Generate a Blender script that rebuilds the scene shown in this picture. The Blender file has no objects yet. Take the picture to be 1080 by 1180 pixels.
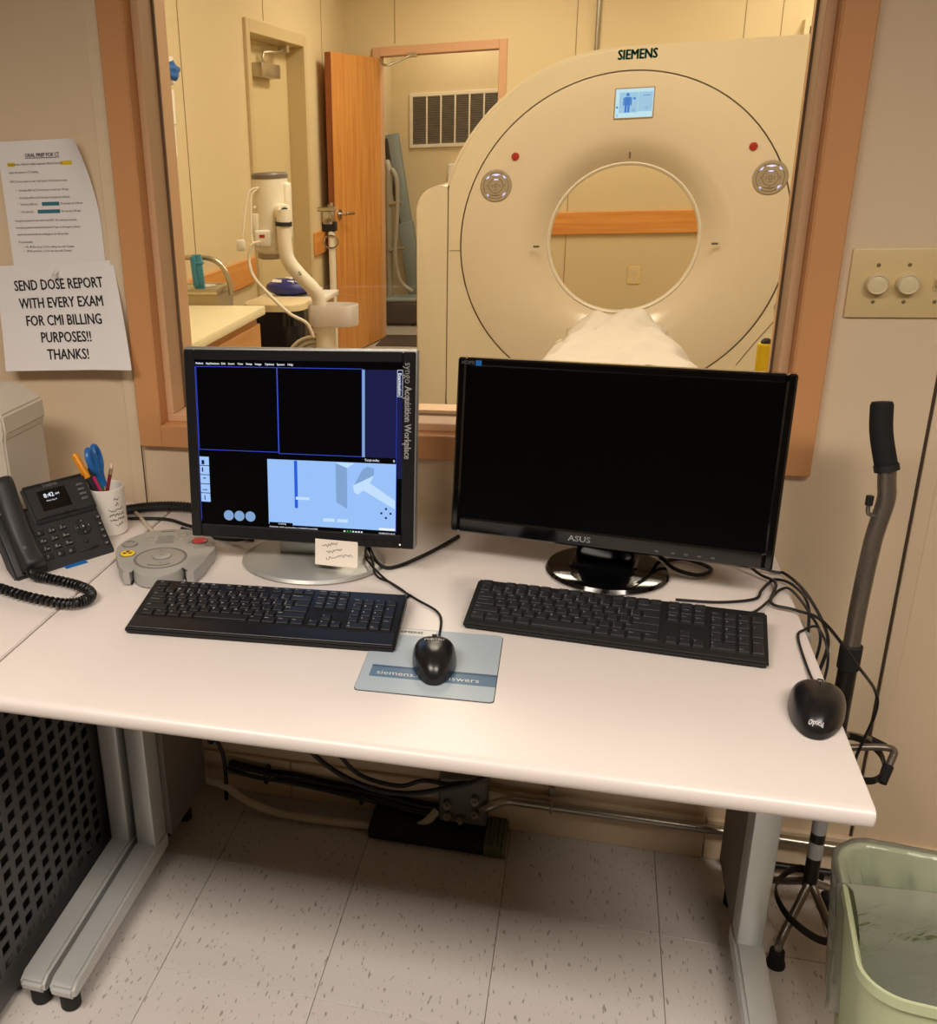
import bpy, bmesh, math, random
from mathutils import Vector, Matrix

SC = bpy.context.scene
COL = SC.collection
R = math.radians
random.seed(7)

# ------------------------------------------------------------------ camera
cam = bpy.data.cameras.new('camera')
cam.sensor_fit = 'HORIZONTAL'
cam.sensor_width = 36.0
cam.lens = 1128.8 / 1080 * 36.0
cam.shift_x = (540 - 347.9) / 1080
cam.shift_y = (591.5 - 590) / 1080
cam.clip_start = 0.02
camo = bpy.data.objects.new('camera', cam)
COL.objects.link(camo)
camo.matrix_world = (Matrix.Translation((0.1088, -1.8631, 1.4613)) @ Matrix.Rotation(0.29686, 4, 'Z')
                     @ Matrix.Rotation(1.21038, 4, 'X') @ Matrix.Rotation(-0.043767, 4, 'Z'))
SC.camera = camo

# ------------------------------------------------------------------ world
w = bpy.data.worlds.new('world')
w.use_nodes = True
w.node_tree.nodes['Background'].inputs[0].default_value = (1.0, 0.85, 0.66, 1)
w.node_tree.nodes['Background'].inputs[1].default_value = 0.05
SC.world = w

# ------------------------------------------------------------------ ceiling lamps (area lights just under the troffers)
WARM = (1.0, 0.90, 0.82)
WARMER = (1.0, 0.885, 0.755)


def area(name, loc, sx, sy, power, col, spread=180):
    l = bpy.data.lights.new(name, 'AREA')
    l.shape = 'RECTANGLE'
    l.size, l.size_y = sx, sy
    l.energy = power
    l.color = col
    l.spread = R(spread)
    o = bpy.data.objects.new(name, l)
    COL.objects.link(o)
    o.location = loc
    return o


CTRL = [(-0.8, -1.95), (0.9, -1.95)]
SCAN = [(-0.5, 1.7), (0.9, 1.7), (-0.6, 4.4), (1.4, 4.6)]
for x, y in CTRL:
    area('control_room_lamp', (x, y, 2.425), 1.15, 0.5, 23, WARM, 150)
for x, y in SCAN:
    area('scanner_room_lamp', (x, y, 2.675), 0.55, 1.15, 20.5, WARMER)
area('hall_lamp', (-0.9, 6.3, 2.57), 0.5, 0.5, 10, WARMER)

# ------------------------------------------------------------------ exposure
SC.view_settings.view_transform = 'Standard'
SC.view_settings.look = 'None'
SC.view_settings.gamma = 1.0
SC.view_settings.use_curve_mapping = False
SC.view_settings.exposure = 0.36

# ------------------------------------------------------------------ helpers


def lin(c):
    c = c / 255.0
    return c / 12.92 if c <= 0.04045 else ((c + 0.055) / 1.055) ** 2.4


def rgb(r, g, b):
    return (lin(r), lin(g), lin(b), 1.0)


MATS = {}


def mat(name, col, rough=0.5, metal=0.0, noise=None, bump=None, spec=0.5, coat=0.0, emit=None, strength=1.0, scale3=(1, 1, 1), col2=None):
    """noise = (scale, amount): darkens/lightens the base; bump = (scale, strength, distance)."""
    m = bpy.data.materials.new(name)
    m.use_nodes = True
    nt = m.node_tree
    b = nt.nodes['Principled BSDF']
    c = rgb(*col)
    b.inputs['Base Color'].default_value = c
    b.inputs['Roughness'].default_value = rough
    b.inputs['Metallic'].default_value = metal
    b.inputs['Specular IOR Level'].default_value = spec
    b.inputs['Coat Weight'].default_value = coat
    b.inputs['Coat Roughness'].default_value = 0.1
    if noise or bump:
        tc = nt.nodes.new('ShaderNodeTexCoord')
        mp = nt.nodes.new('ShaderNodeMapping')
        mp.inputs['Scale'].default_value = scale3
        nt.links.new(tc.outputs['Object'], mp.inputs['Vector'])
    if noise:
        n = nt.nodes.new('ShaderNodeTexNoise')
        n.inputs['Scale'].default_value = noise[0]
        n.inputs['Detail'].default_value = 4
        nt.links.new(mp.outputs[0], n.inputs['Vector'])
        mx = nt.nodes.new('ShaderNodeMix')
        mx.data_type = 'RGBA'
        nt.links.new(n.outputs['Fac'], mx.inputs['Factor'])
        a = noise[1]
        d = rgb(*col2) if col2 else tuple(v * (1 - a) for v in c[:3]) + (1,)
        mx.inputs['A'].default_value = d
        mx.inputs['B'].default_value = tuple(min(1, v * (1 + a)) for v in c[:3]) + (1,)
        nt.links.new(mx.outputs['Result'], b.inputs['Base Color'])
    if bump:
        n = nt.nodes.new('ShaderNodeTexNoise')
        n.inputs['Scale'].default_value = bump[0]
        n.inputs['Detail'].default_value = 3
        nt.links.new(mp.outputs[0], n.inputs['Vector'])
        bp = nt.nodes.new('ShaderNodeBump')
        bp.inputs['Strength'].default_value = bump[1]
        bp.inputs['Distance'].default_value = bump[2]
        nt.links.new(n.outputs['Fac'], bp.inputs['Height'])
        nt.links.new(bp.outputs[0], b.inputs['Normal'])
    if emit:
        b.inputs['Emission Color'].default_value = rgb(*emit)
        b.inputs['Emission Strength'].default_value = strength
    MATS[name] = m
    return m


def wood(name, c1, c2, along, rough=0.4):
    """grain stretched along one axis (0 x, 1 y, 2 z)"""
    m = bpy.data.materials.new(name)
    m.use_nodes = True
    nt = m.node_tree
    b = nt.nodes['Principled BSDF']
    tc = nt.nodes.new('ShaderNodeTexCoord')
    mp = nt.nodes.new('ShaderNodeMapping')
    s = [14, 14, 14]
    s[along] = 0.9
    mp.inputs['Scale'].default_value = s
    n = nt.nodes.new('ShaderNodeTexNoise')
    n.inputs['Scale'].default_value = 2.2
    n.inputs['Detail'].default_value = 6
    n.inputs['Distortion'].default_value = 0.6
    cr = nt.nodes.new('ShaderNodeValToRGB')
    cr.color_ramp.elements[0].position = 0.32
    cr.color_ramp.elements[0].color = rgb(*c2)
    cr.color_ramp.elements[1].position = 0.68
    cr.color_ramp.elements[1].color = rgb(*c1)
    nt.links.new(tc.outputs['Object'], mp.inputs['Vector'])
    nt.links.new(mp.outputs[0], n.inputs['Vector'])
    nt.links.new(n.outputs['Fac'], cr.inputs['Fac'])
    nt.links.new(cr.outputs['Color'], b.inputs['Base Color'])
    b.inputs['Roughness'].default_value = rough
    MATS[name] = m
    return m


def glow(name, col, strength):
    m = bpy.data.materials.new(name)
    m.use_nodes = True
    b = m.node_tree.nodes['Principled BSDF']
    b.inputs['Base Color'].default_value = (0.01, 0.01, 0.01, 1)
    b.inputs['Roughness'].default_value = 0.4
    b.inputs['Specular IOR Level'].default_value = 0.12
    b.inputs['Emission Color'].default_value = rgb(*col)
    b.inputs['Emission Strength'].default_value = strength
    MATS[name] = m
    return m


def clear(name, tint, clear_amount, rough, gloss):
    """thin clear sheet: transparent body with a fresnel gloss, plus some diffuse haze for plastics"""
    m = bpy.data.materials.new(name)
    m.use_nodes = True
    nt = m.node_tree
    nt.nodes.remove(nt.nodes['Principled BSDF'])
    out = nt.nodes['Material Output']
    tr = nt.nodes.new('ShaderNodeBsdfTransparent')
    tr.inputs[0].default_value = rgb(*tint)
    gl = nt.nodes.new('ShaderNodeBsdfGlossy')
    gl.inputs['Roughness'].default_value = rough
    fr = nt.nodes.new('ShaderNodeFresnel')
    fr.inputs['IOR'].default_value = gloss
    base = tr
    if clear_amount < 1:
        df = nt.nodes.new('ShaderNodeBsdfDiffuse')
        df.inputs[0].default_value = rgb(*tint)
        tl = nt.nodes.new('ShaderNodeBsdfTranslucent')
        tl.inputs[0].default_value = rgb(*tint)
        ad = nt.nodes.new('ShaderNodeMixShader')
        ad.inputs[0].default_value = 0.5
        nt.links.new(df.outputs[0], ad.inputs[1])
        nt.links.new(tl.outputs[0], ad.inputs[2])
        mx = nt.nodes.new('ShaderNodeMixShader')
        mx.inputs[0].default_value = clear_amount
        nt.links.new(ad.outputs[0], mx.inputs[1])
        nt.links.new(tr.outputs[0], mx.inputs[2])
        base = mx
        tc = nt.nodes.new('ShaderNodeTexCoord')
        n = nt.nodes.new('ShaderNodeTexNoise')
        n.inputs['Scale'].default_value = 14
        n.inputs['Detail'].default_value = 3
        n.inputs['Distortion'].default_value = 1.5
        bp = nt.nodes.new('ShaderNodeBump')
        bp.inputs['Strength'].default_value = 0.2
        bp.inputs['Distance'].default_value = 0.02
        nt.links.new(tc.outputs['Object'], n.inputs['Vector'])
        nt.links.new(n.outputs['Fac'], bp.inputs['Height'])
        nt.links.new(bp.outputs[0], gl.inputs['Normal'])
        nt.links.new(bp.outputs[0], fr.inputs['Normal'])
    m2 = nt.nodes.new('ShaderNodeMixShader')
    nt.links.new(fr.outputs[0], m2.inputs[0])
    nt.links.new(base.outputs[0], m2.inputs[1])
    nt.links.new(gl.outputs[0], m2.inputs[2])
    nt.links.new(m2.outputs[0], out.inputs['Surface'])
    MATS[name] = m
    return m


T3 = Matrix.Translation
RX = lambda a: Matrix.Rotation(R(a), 4, 'X')
RY = lambda a: Matrix.Rotation(R(a), 4, 'Y')
RZ = lambda a: Matrix.Rotation(R(a), 4, 'Z')
ID = Matrix.Identity(4)


def catmull(pts, n=8, closed=False):
    pts = [Vector(p) for p in pts]
    if len(pts) < 3:
        return pts
    out = []
    L = len(pts)
    rng = range(L) if closed else range(L - 1)
    for i in rng:
        p0 = pts[(i - 1) % L] if closed or i > 0 else pts[0]
        p1 = pts[i]
        p2 = pts[(i + 1) % L]
        p3 = pts[(i + 2) % L] if closed or i + 2 < L else pts[-1]
        for k in range(n):
            t = k / n
            out.append(0.5 * ((2 * p1) + (-p0 + p2) * t + (2 * p0 - 5 * p1 + 4 * p2 - p3) * t * t
                              + (-p0 + 3 * p1 - 3 * p2 + p3) * t ** 3))
    if not closed:
        out.append(pts[-1])
    return out


_TXT = {}


def text_geo(s, bold=0.0):
    k = (s, bold)
    if k not in _TXT:
        c = bpy.data.curves.new('text', 'FONT')
        c.body = s
        c.size = 1.0
        c.offset = bold
        c.resolution_u = 2
        c.align_x = 'CENTER'
        c.align_y = 'CENTER'
        o = bpy.data.objects.new('text', c)
        m = o.to_mesh()
        _TXT[k] = ([v.co.copy() for v in m.vertices], [tuple(p.vertices) for p in m.polygons])
        o.to_mesh_clear()
        bpy.data.objects.remove(o)
        bpy.data.curves.remove(c)
    return _TXT[k]


class MB:
    def __init__(s):
        s.bm = bmesh.new()

    def add(s, verts, faces, M=ID):
        vs = [s.bm.verts.new(M @ Vector(v)) for v in verts]
        for f in faces:
            try:
                s.bm.faces.new([vs[i] for i in f])
            except ValueError:
                pass
        return s

    def box(s, x0, x1, y0, y1, z0, z1, bev=0.0, seg=2, M=ID):
        t = bmesh.new()
        bmesh.ops.create_cube(t, size=1.0)
        bmesh.ops.scale(t, vec=(x1 - x0, y1 - y0, z1 - z0), verts=t.verts)
        if bev:
            bmesh.ops.bevel(t, geom=list(t.edges), offset=bev, segments=seg, affect='EDGES', profile=0.5)
        bmesh.ops.transform(t, matrix=M @ T3(((x0 + x1) / 2, (y0 + y1) / 2, (z0 + z1) / 2)), verts=t.verts)
        me = bpy.data.meshes.new('t')
        t.to_mesh(me)
        t.free()
        s.bm.from_mesh(me)
        bpy.data.meshes.remove(me)
        return s

    def prism(s, poly, z0, z1, M=ID, bev=0.0, seg=2):
        t = bmesh.new()
        n = len(poly)
        a = [t.verts.new((x, y, z0)) for x, y in poly]
        b = [t.verts.new((x, y, z1)) for x, y in poly]
        t.faces.new(a[::-1])
        top = t.faces.new(b)
        for i in range(n):
            t.faces.new((a[i], a[(i + 1) % n], b[(i + 1) % n], b[i]))
        if bev:
            bmesh.ops.bevel(t, geom=list(top.edges), offset=bev, segments=seg, affect='EDGES', profile=0.5)
        bmesh.ops.transform(t, matrix=M, verts=t.verts)
        me = bpy.data.meshes.new('t')
        t.to_mesh(me)
        t.free()
        s.bm.from_mesh(me)
        bpy.data.meshes.remove(me)
        return s

    def lathe(s, prof, n=32, M=ID, sx=1.0, sy=1.0, cap=True, closed=False):
        rings = []
        for r, z in prof:
            rings.append([s.bm.verts.new(M @ Vector((r * sx * math.cos(2 * math.pi * i / n),
                                                     r * sy * math.sin(2 * math.pi * i / n), z))) for i in range(n)])
        k = len(rings)
        for j in range(k if closed else k - 1):
            a, b = rings[j], rings[(j + 1) % k]
            for i in range(n):
                s.bm.faces.new((a[i], a[(i + 1) % n], b[(i + 1) % n], b[i]))
        if cap and not closed:
            s.bm.faces.new(rings[0][::-1])
            s.bm.faces.new(rings[-1])
        return s

    def cyl(s, p0, p1, r, n=16, r1=None, bev=0.0):
        p0, p1 = Vector(p0), Vector(p1)
        d = p1 - p0
        q = d.to_track_quat('Z', 'Y').to_matrix().to_4x4()
        r1 = r if r1 is None else r1
        L = d.length
        if bev:
            prof = [(r - bev, 0), (r, bev), (r1, L - bev), (r1 - bev, L)]
        else:
            prof = [(r, 0), (r1, L)]
        return s.lathe(prof, n, T3(p0) @ q)

    def tube(s, pts, r, n=8, smooth=6, closed=False, cap=True, flat=1.0):
        P = catmull(pts, smooth, closed) if smooth else [Vector(p) for p in pts]
        L = len(P)
        rr = r if callable(r) else (lambda t: r)
        up = Vector((0, 0, 1))
        rings = []
        prev = None
        for i, p in enumerate(P):
            if closed:
                t = (P[(i + 1) % L] - P[i - 1]).normalized()
            else:
                t = (P[min(i + 1, L - 1)] - P[max(i - 1, 0)]).normalized()
            if prev is None:
                a = up if abs(t.z) < 0.9 else Vector((1, 0, 0))
                u = t.cross(a).normalized()
            else:
                u = (prev - t * prev.dot(t)).normalized()
            prev = u
            v = t.cross(u)
            q = rr(i / max(1, L - 1))
            rings.append([s.bm.verts.new(p + u * (q * math.cos(2 * math.pi * k / n)) + v * (q * flat * math.sin(2 * math.pi * k / n)))
                          for k in range(n)])
        for j in range(L if closed else L - 1):
            a, b = rings[j], rings[(j + 1) % L]
            for k in range(n):
                s.bm.faces.new((a[k], a[(k + 1) % n], b[(k + 1) % n], b[k]))
        if cap and not closed:
            s.bm.faces.new(rings[0][::-1])
            s.bm.faces.new(rings[-1])
        return s

    def ribbon(s, pts, width, thick, smooth=8, axis=(0, 0, 1)):
        """flat bar following pts, its width along axis"""
        P = catmull(pts, smooth) if smooth else [Vector(p) for p in pts]
        ax = Vector(axis).normalized()
        rings = []
        for i, p in enumerate(P):
            t = (P[min(i + 1, len(P) - 1)] - P[max(i - 1, 0)]).normalized()
            nn = t.cross(ax).normalized()
            w2, h2 = ax * width / 2, nn * thick / 2
            rings.append([s.bm.verts.new(q) for q in (p - w2 - h2, p + w2 - h2, p + w2 + h2, p - w2 + h2)])
        for a, b in zip(rings, rings[1:]):
            for k in range(4):
                s.bm.faces.new((a[k], a[(k + 1) % 4], b[(k + 1) % 4], b[k]))
        s.bm.faces.new(rings[0][::-1])
        s.bm.faces.new(rings[-1])
        return s

    def ball(s, c, r, sc=(1, 1, 1), n=16):
        bmesh.ops.create_uvsphere(s.bm, u_segments=n, v_segments=max(6, n // 2), radius=r,
                                  matrix=T3(c) @ Matrix.Diagonal((*sc, 1)))
        return s

    def text(s, t, size, M=ID, bold=0.0, align='C', stretch=1.0):
        v, f = text_geo(t, 0.0)
        if not v:
            return s
        dx = 0.0
        if align == 'L':
            dx = -min(p.x for p in v)
        elif align == 'R':
            dx = -max(p.x for p in v)
        for ox, oy in ([(0, 0)] if not bold else [(-bold, 0), (bold, 0), (0, bold * 0.6), (0, -bold * 0.6)]):
            s.add([((p.x + dx) * size * stretch + ox * size, (p.y + oy) * size, 0) for p in v], f, M)
        return s

    def quad(s, pts, M=ID):
        return s.add(pts, [tuple(range(len(pts)))], M)

    def disc(s, c, r, M=ID, n=24, ry=None):
        ry = r if ry is None else ry
        return s.add([(c[0] + r * math.cos(2 * math.pi * i / n), c[1] + ry * math.sin(2 * math.pi * i / n), c[2] if len(c) > 2 else 0)
                      for i in range(n)], [tuple(range(n))], M)

    def mesh(s, name, sharp=0.55):
        bmesh.ops.recalc_face_normals(s.bm, faces=s.bm.faces)
        me = bpy.data.meshes.new(name)
        s.bm.to_mesh(me)
        s.bm.free()
        me.polygons.foreach_set('use_smooth', [True] * len(me.polygons))
        me.set_sharp_from_angle(angle=sharp)
        return me


ROOT = {}


def thing(name, label, cat, loc=(0, 0, 0), rotz=0.0, group=None):
    o = bpy.data.objects.new(name, None)
    COL.objects.link(o)
    o.location = loc
    o.rotation_euler = (0, 0, R(rotz))
    o.empty_display_size = 0.05
    o['label'] = label
    o['category'] = cat
    if group:
        o['group'] = group
    ROOT[o] = T3(loc) @ RZ(rotz)
    return o


def part(name, mb, m, parent=None, world=False, label=None, kind=None, sharp=0.55):
    """one mesh object; world=True when the shape was written in room coordinates"""
    me = mb.mesh(name, sharp) if isinstance(mb, MB) else mb
    if parent is not None and world:
        r = parent
        while r not in ROOT and r.parent is not None:
            r = r.parent
        if r in ROOT:
            me.transform(ROOT[r].inverted())
    o = bpy.data.objects.new(name, me)
    COL.objects.link(o)
    o.parent = parent
    if m is not None and not me.materials:
        me.materials.append(MATS[m] if isinstance(m, str) else m)
    if label:
        o['label'] = label
    if kind:
        o['kind'] = kind
    return o


def tag(o, label, cat, group=None):
    o['label'] = label
    o['category'] = cat
    if group:
        o['group'] = group
    return o


def struct(name, mb, m, parent=None):
    o = part(name, mb, m, parent)
    if parent is None:
        o['kind'] = 'structure'
    return o


def sempty(name):
    o = bpy.data.objects.new(name, None)
    COL.objects.link(o)
    o['kind'] = 'structure'
    return o


# ------------------------------------------------------------------ materials
mat('control_wall', (228, 206, 174), 0.75, noise=(3, 0.03), bump=(600, 0.12, 0.001))
mat('scan_wall', (214, 194, 150), 0.7, noise=(2, 0.03), bump=(500, 0.1, 0.001))
mat('batten', (230, 210, 178), 0.6)
mat('groove', (70, 55, 40), 0.8)
mat('casing', (216, 156, 102), 0.5, noise=(5, 0.04), scale3=(1, 1, 0.2))
mat('casing_light', (218, 176, 134), 0.5)
mat('gasket', (120, 96, 72), 0.6)
mat('ceiling', (225, 220, 208), 0.9, bump=(200, 0.3, 0.002))
mat('plain_floor', (175, 165, 150), 0.35, noise=(30, 0.1))
mat('low_bounce_floor', (96, 86, 76), 0.95, noise=(200, 0.2))  # unseen floor, made dark to weaken light bounced under the desk
mat('back_wall', (128, 108, 86), 0.7)  # unseen wall, darkened so it bounces less light
mat('desk_underside', (72, 64, 56), 0.7)  # dark underside, added to reduce light bouncing below the desks
mat('dark_threshold', (60, 48, 38), 0.5)
mat('worktop', (226, 217, 211), 0.32, noise=(4, 0.012), bump=(900, 0.04, 0.0005))
mat('desk_metal', (198, 199, 196), 0.36, metal=0.4, noise=(3, 0.03))
mat('desk_panel', (120, 112, 106), 0.5, metal=0.3)
mat('black_rubber', (24, 24, 25), 0.7)
mat('perf_metal', (92, 92, 92), 0.45, metal=0.4)
mat('dark_inside', (18, 18, 19), 0.8)
mat('black_plastic', (22, 22, 23), 0.42, bump=(900, 0.05, 0.0005))
mat('key_black', (27, 27, 28), 0.45)
mat('key_black_matt', (40, 40, 42), 0.42)
mat('key_body_matt', (24, 24, 25), 0.5)
mat('legend', (205, 205, 205), 0.6)
mat('legend_dim', (150, 150, 150), 0.6)
mat('mouse_black', (24, 24, 25), 0.28)
mat('gloss_black', (8, 8, 9), 0.08, coat=0.5)
mat('bezel_black', (26, 26, 27), 0.35)
mat('screen_off', (4, 4, 4), 0.3, spec=0.12)
mat('screen_dark', (3, 3, 4), 0.35, spec=0.12)
mat('silver_plastic', (178, 178, 172), 0.35, metal=0.35)
mat('silver_edge', (150, 152, 152), 0.4, metal=0.4)
mat('beige_plastic', (212, 203, 186), 0.5)
mat('paper', (246, 243, 242), 0.8, bump=(300, 0.1, 0.0006))
mat('paper_back', (240, 236, 230), 0.8)
mat('ink', (38, 36, 40), 0.8)
mat('ink_faint', (95, 90, 92), 0.8)
mat('hl_yellow', (238, 205, 40), 0.8)
mat('hl_teal', (52, 120, 140), 0.8)
mat('note_paper', (250, 240, 224), 0.8)
mat('ivory', (224, 200, 146), 0.35)
mat('ivory_knob', (228, 212, 172), 0.35)
mat('screw', (150, 130, 95), 0.4, metal=0.5)
mat('phone_black', (38, 38, 40), 0.5, bump=(700, 0.06, 0.0005))
mat('phone_key', (28, 28, 29), 0.5)
mat('phone_grey', (95, 95, 96), 0.5)
mat('white_ceramic', (238, 232, 222), 0.25)
mat('orange_plastic', (235, 150, 20), 0.35)
mat('blue_plastic', (28, 110, 190), 0.35)
mat('pencil_red', (130, 25, 40), 0.4)
mat('pencil_metal', (190, 175, 140), 0.35, metal=0.7)
mat('eraser', (235, 200, 180), 0.7)
mat('pink_plastic', (200, 40, 110), 0.4)
mat('green_plastic', (60, 130, 60), 0.4)
mat('ctrl_grey', (172, 170, 164), 0.45, metal=0.15)
mat('ctrl_dark', (120, 118, 112), 0.5)
mat('ctrl_mid', (150, 147, 140), 0.5)
mat('ctrl_yellow', (245, 205, 20), 0.4)
mat('ctrl_red', (205, 70, 70), 0.35)
mat('pad_blue', (176, 190, 198), 0.4, noise=(8, 0.05))
mat('pad_band', (98, 125, 150), 0.4)
mat('pad_band_dark', (70, 95, 120), 0.4)
mat('pad_white', (225, 225, 218), 0.4)
mat('chrome', (190, 188, 182), 0.18, metal=1.0)
mat('cane_metal', (140, 132, 122), 0.34, metal=0.8, bump=(260, 0.5, 0.001), noise=(200, 0.2))
mat('cane_dark', (46, 42, 38), 0.4, metal=0.5)
mat('foam_black', (18, 18, 18), 0.85)
mat('sticker', (160, 160, 160), 0.5)
mat('bin_green', (196, 206, 166), 0.5)
mat('scan_groove', (150, 126, 90), 0.8)
mat('conduit', (172, 165, 150), 0.3, metal=0.9)
mat('grey_box', (110, 108, 100), 0.5, metal=0.4)
mat('cable_black', (14, 14, 15), 0.45)
mat('cable_beige', (205, 192, 170), 0.5)
mat('cable_green', (110, 110, 80), 0.5)
mat('gantry', (226, 212, 180), 0.25, coat=0.3)
mat('gantry_ring', (224, 208, 180), 0.22, coat=0.4)
mat('gantry_dish', (205, 192, 172), 0.25, coat=0.4)
mat('gantry_seam', (120, 102, 78), 0.6)
mat('gantry_rim', (232, 222, 200), 0.3)
mat('tunnel', (225, 212, 185), 0.4)
mat('teal_print', (8, 108, 102), 0.5)
mat('panel_grey', (165, 150, 125), 0.45)
mat('panel_dark', (110, 95, 75), 0.5)
mat('button_red', (170, 40, 30), 0.4)
mat('marker', (110, 95, 80), 0.4)
mat('sheet', (198, 188, 174), 0.85, bump=(16, 0.5, 0.01))
mat('counter_top', (232, 218, 176), 0.35)
mat('steel', (190, 180, 155), 0.28, metal=0.85)
mat('teal_plastic', (60, 135, 165), 0.45)
mat('injector', (232, 222, 200), 0.35)
mat('injector_cap', (110, 98, 85), 0.4)
mat('tray', (215, 205, 200), 0.4)
mat('bag_black', (20, 20, 26), 0.25)
mat('pack_blue', (40, 45, 120), 0.35)
mat('pack_white', (230, 225, 215), 0.4)
mat('lid_beige', (225, 205, 160), 0.45)
mat('white_plastic', (232, 226, 212), 0.4)
mat('glove_blue', (40, 100, 170), 0.6)
mat('yellow_plastic', (225, 195, 15), 0.4)
mat('grille_frame', (225, 212, 185), 0.45)
mat('louvre', (150, 140, 120), 0.5)
mat('louvre_back', (60, 55, 48), 0.8)
mat('teal_board', (128, 136, 128), 0.5)
mat('grey_hose', (160, 152, 132), 0.4)
mat('door_beige', (208, 188, 140), 0.5)
mat('frame_beige', (202, 180, 134), 0.5)
mat('frame_tan', (206, 160, 118), 0.5)
wood('oak_door', (214, 152, 76), (188, 120, 52), 2)
wood('oak_dark', (150, 82, 40), (125, 62, 28), 2)
wood('oak_rail_x', (226, 160, 82), (204, 132, 58), 0)
wood('oak_rail_y', (226, 160, 82), (204, 132, 58), 1)
wood('drawer_wood', (205, 150, 85), (180, 122, 62), 1)
glow('troffer_glow', (255, 235, 205), 3.0)
glow('scr_blue', (150, 190, 245), 0.80)
glow('scr_navy', (8, 12, 60), 1.0)
glow('scr_line', (50, 70, 190), 0.9)
glow('scr_bar', (30, 90, 215), 0.80)
glow('scr_pale', (190, 220, 250), 0.80)
glow('scr_mid', (125, 160, 205), 0.80)
glow('scr_icon', (150, 185, 235), 0.9)
glow('scr_white', (235, 240, 250), 0.80)
glow('scr_amber', (230, 190, 120), 0.8)
glow('scr_green', (70, 190, 90), 0.8)
glow('scr_cyan', (195, 232, 248), 0.85)
glow('scr_cyan2', (165, 208, 240), 0.80)
glow('scr_man', (70, 130, 215), 0.80)
glow('led_violet', (215, 210, 255), 1.1)
glow('led', (250, 240, 210), 1.0)
clear('window_glass', (250, 250, 246), 1.0, 0.0, 1.42)
clear('bin_bag', (250, 251, 246), 0.66, 0.16, 1.45)


def floor_tile_mat():
    m = bpy.data.materials.new('vinyl_tile')
    m.use_nodes = True
    nt = m.node_tree
    b = nt.nodes['Principled BSDF']
    g = nt.nodes.new('ShaderNodeNewGeometry')
    oi = nt.nodes.new('ShaderNodeObjectInfo')
    base = nt.nodes.new('ShaderNodeMix')
    base.data_type = 'RGBA'
    base.inputs['A'].default_value = rgb(206, 199, 192)
    base.inputs['B'].default_value = rgb(214, 207, 200)
    nt.links.new(oi.outputs['Random'], base.inputs['Factor'])
    prev = base.outputs['Result']
    for scl, rot, lo, hi, col, amt in (((1, 0.3, 1), 0.3, 0.66, 0.71, (132, 122, 112), 0.75),
                                       ((1, 0.35, 1), 1.5, 0.67, 0.72, (140, 130, 120), 0.7),
                                       ((1, 0.5, 1), 2.4, 0.74, 0.77, (95, 84, 74), 0.7)):
        mp = nt.nodes.new('ShaderNodeMapping')
        mp.inputs['Scale'].default_value = scl
        mp.inputs['Rotation'].default_value = (0, 0, rot)
        mp.inputs['Location'].default_value = (rot * 3, rot, 0)
        n = nt.nodes.new('ShaderNodeTexNoise')
        n.inputs['Scale'].default_value = 130
        n.inputs['Detail'].default_value = 1.5
        mr = nt.nodes.new('ShaderNodeMapRange')
        mr.inputs['From Min'].default_value = lo
        mr.inputs['From Max'].default_value = hi
        mr.inputs['To Max'].default_value = amt
        mx = nt.nodes.new('ShaderNodeMix')
        mx.data_type = 'RGBA'
        mx.inputs['B'].default_value = rgb(*col)
        nt.links.new(g.outputs['Position'], mp.inputs['Vector'])
        nt.links.new(mp.outputs[0], n.inputs['Vector'])
        nt.links.new(n.outputs['Fac'], mr.inputs['Value'])
        nt.links.new(mr.outputs[0], mx.inputs['Factor'])
        nt.links.new(prev, mx.inputs['A'])
        prev = mx.outputs['Result']
    n = nt.nodes.new('ShaderNodeTexNoise')
    n.inputs['Scale'].default_value = 2.5
    n.inputs['Detail'].default_value = 5
    mr = nt.nodes.new('ShaderNodeMapRange')
    mr.inputs['From Min'].default_value = 0.55
    mr.inputs['From Max'].default_value = 0.8
    mr.inputs['To Max'].default_value = 0.35
    mx = nt.nodes.new('ShaderNodeMix')
    mx.data_type = 'RGBA'
    mx.inputs['B'].default_value = rgb(165, 145, 122)
    nt.links.new(g.outputs['Position'], n.inputs['Vector'])
    nt.links.new(n.outputs['Fac'], mr.inputs['Value'])
    nt.links.new(mr.outputs[0], mx.inputs['Factor'])
    nt.links.new(prev, mx.inputs['A'])
    nt.links.new(mx.outputs['Result'], b.inputs['Base Color'])
    b.inputs['Roughness'].default_value = 0.42
    MATS['vinyl_tile'] = m


floor_tile_mat()

# ------------------------------------------------------------------ SETTING: control room shell
TL = 0.3048
fl = struct('floor', MB().box(-4.0, 3.2, -6.0, 0.14, -0.12, -0.004), 'groove')
ROOT[fl] = ID
tile_cache = {}
YA = -0.259
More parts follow.
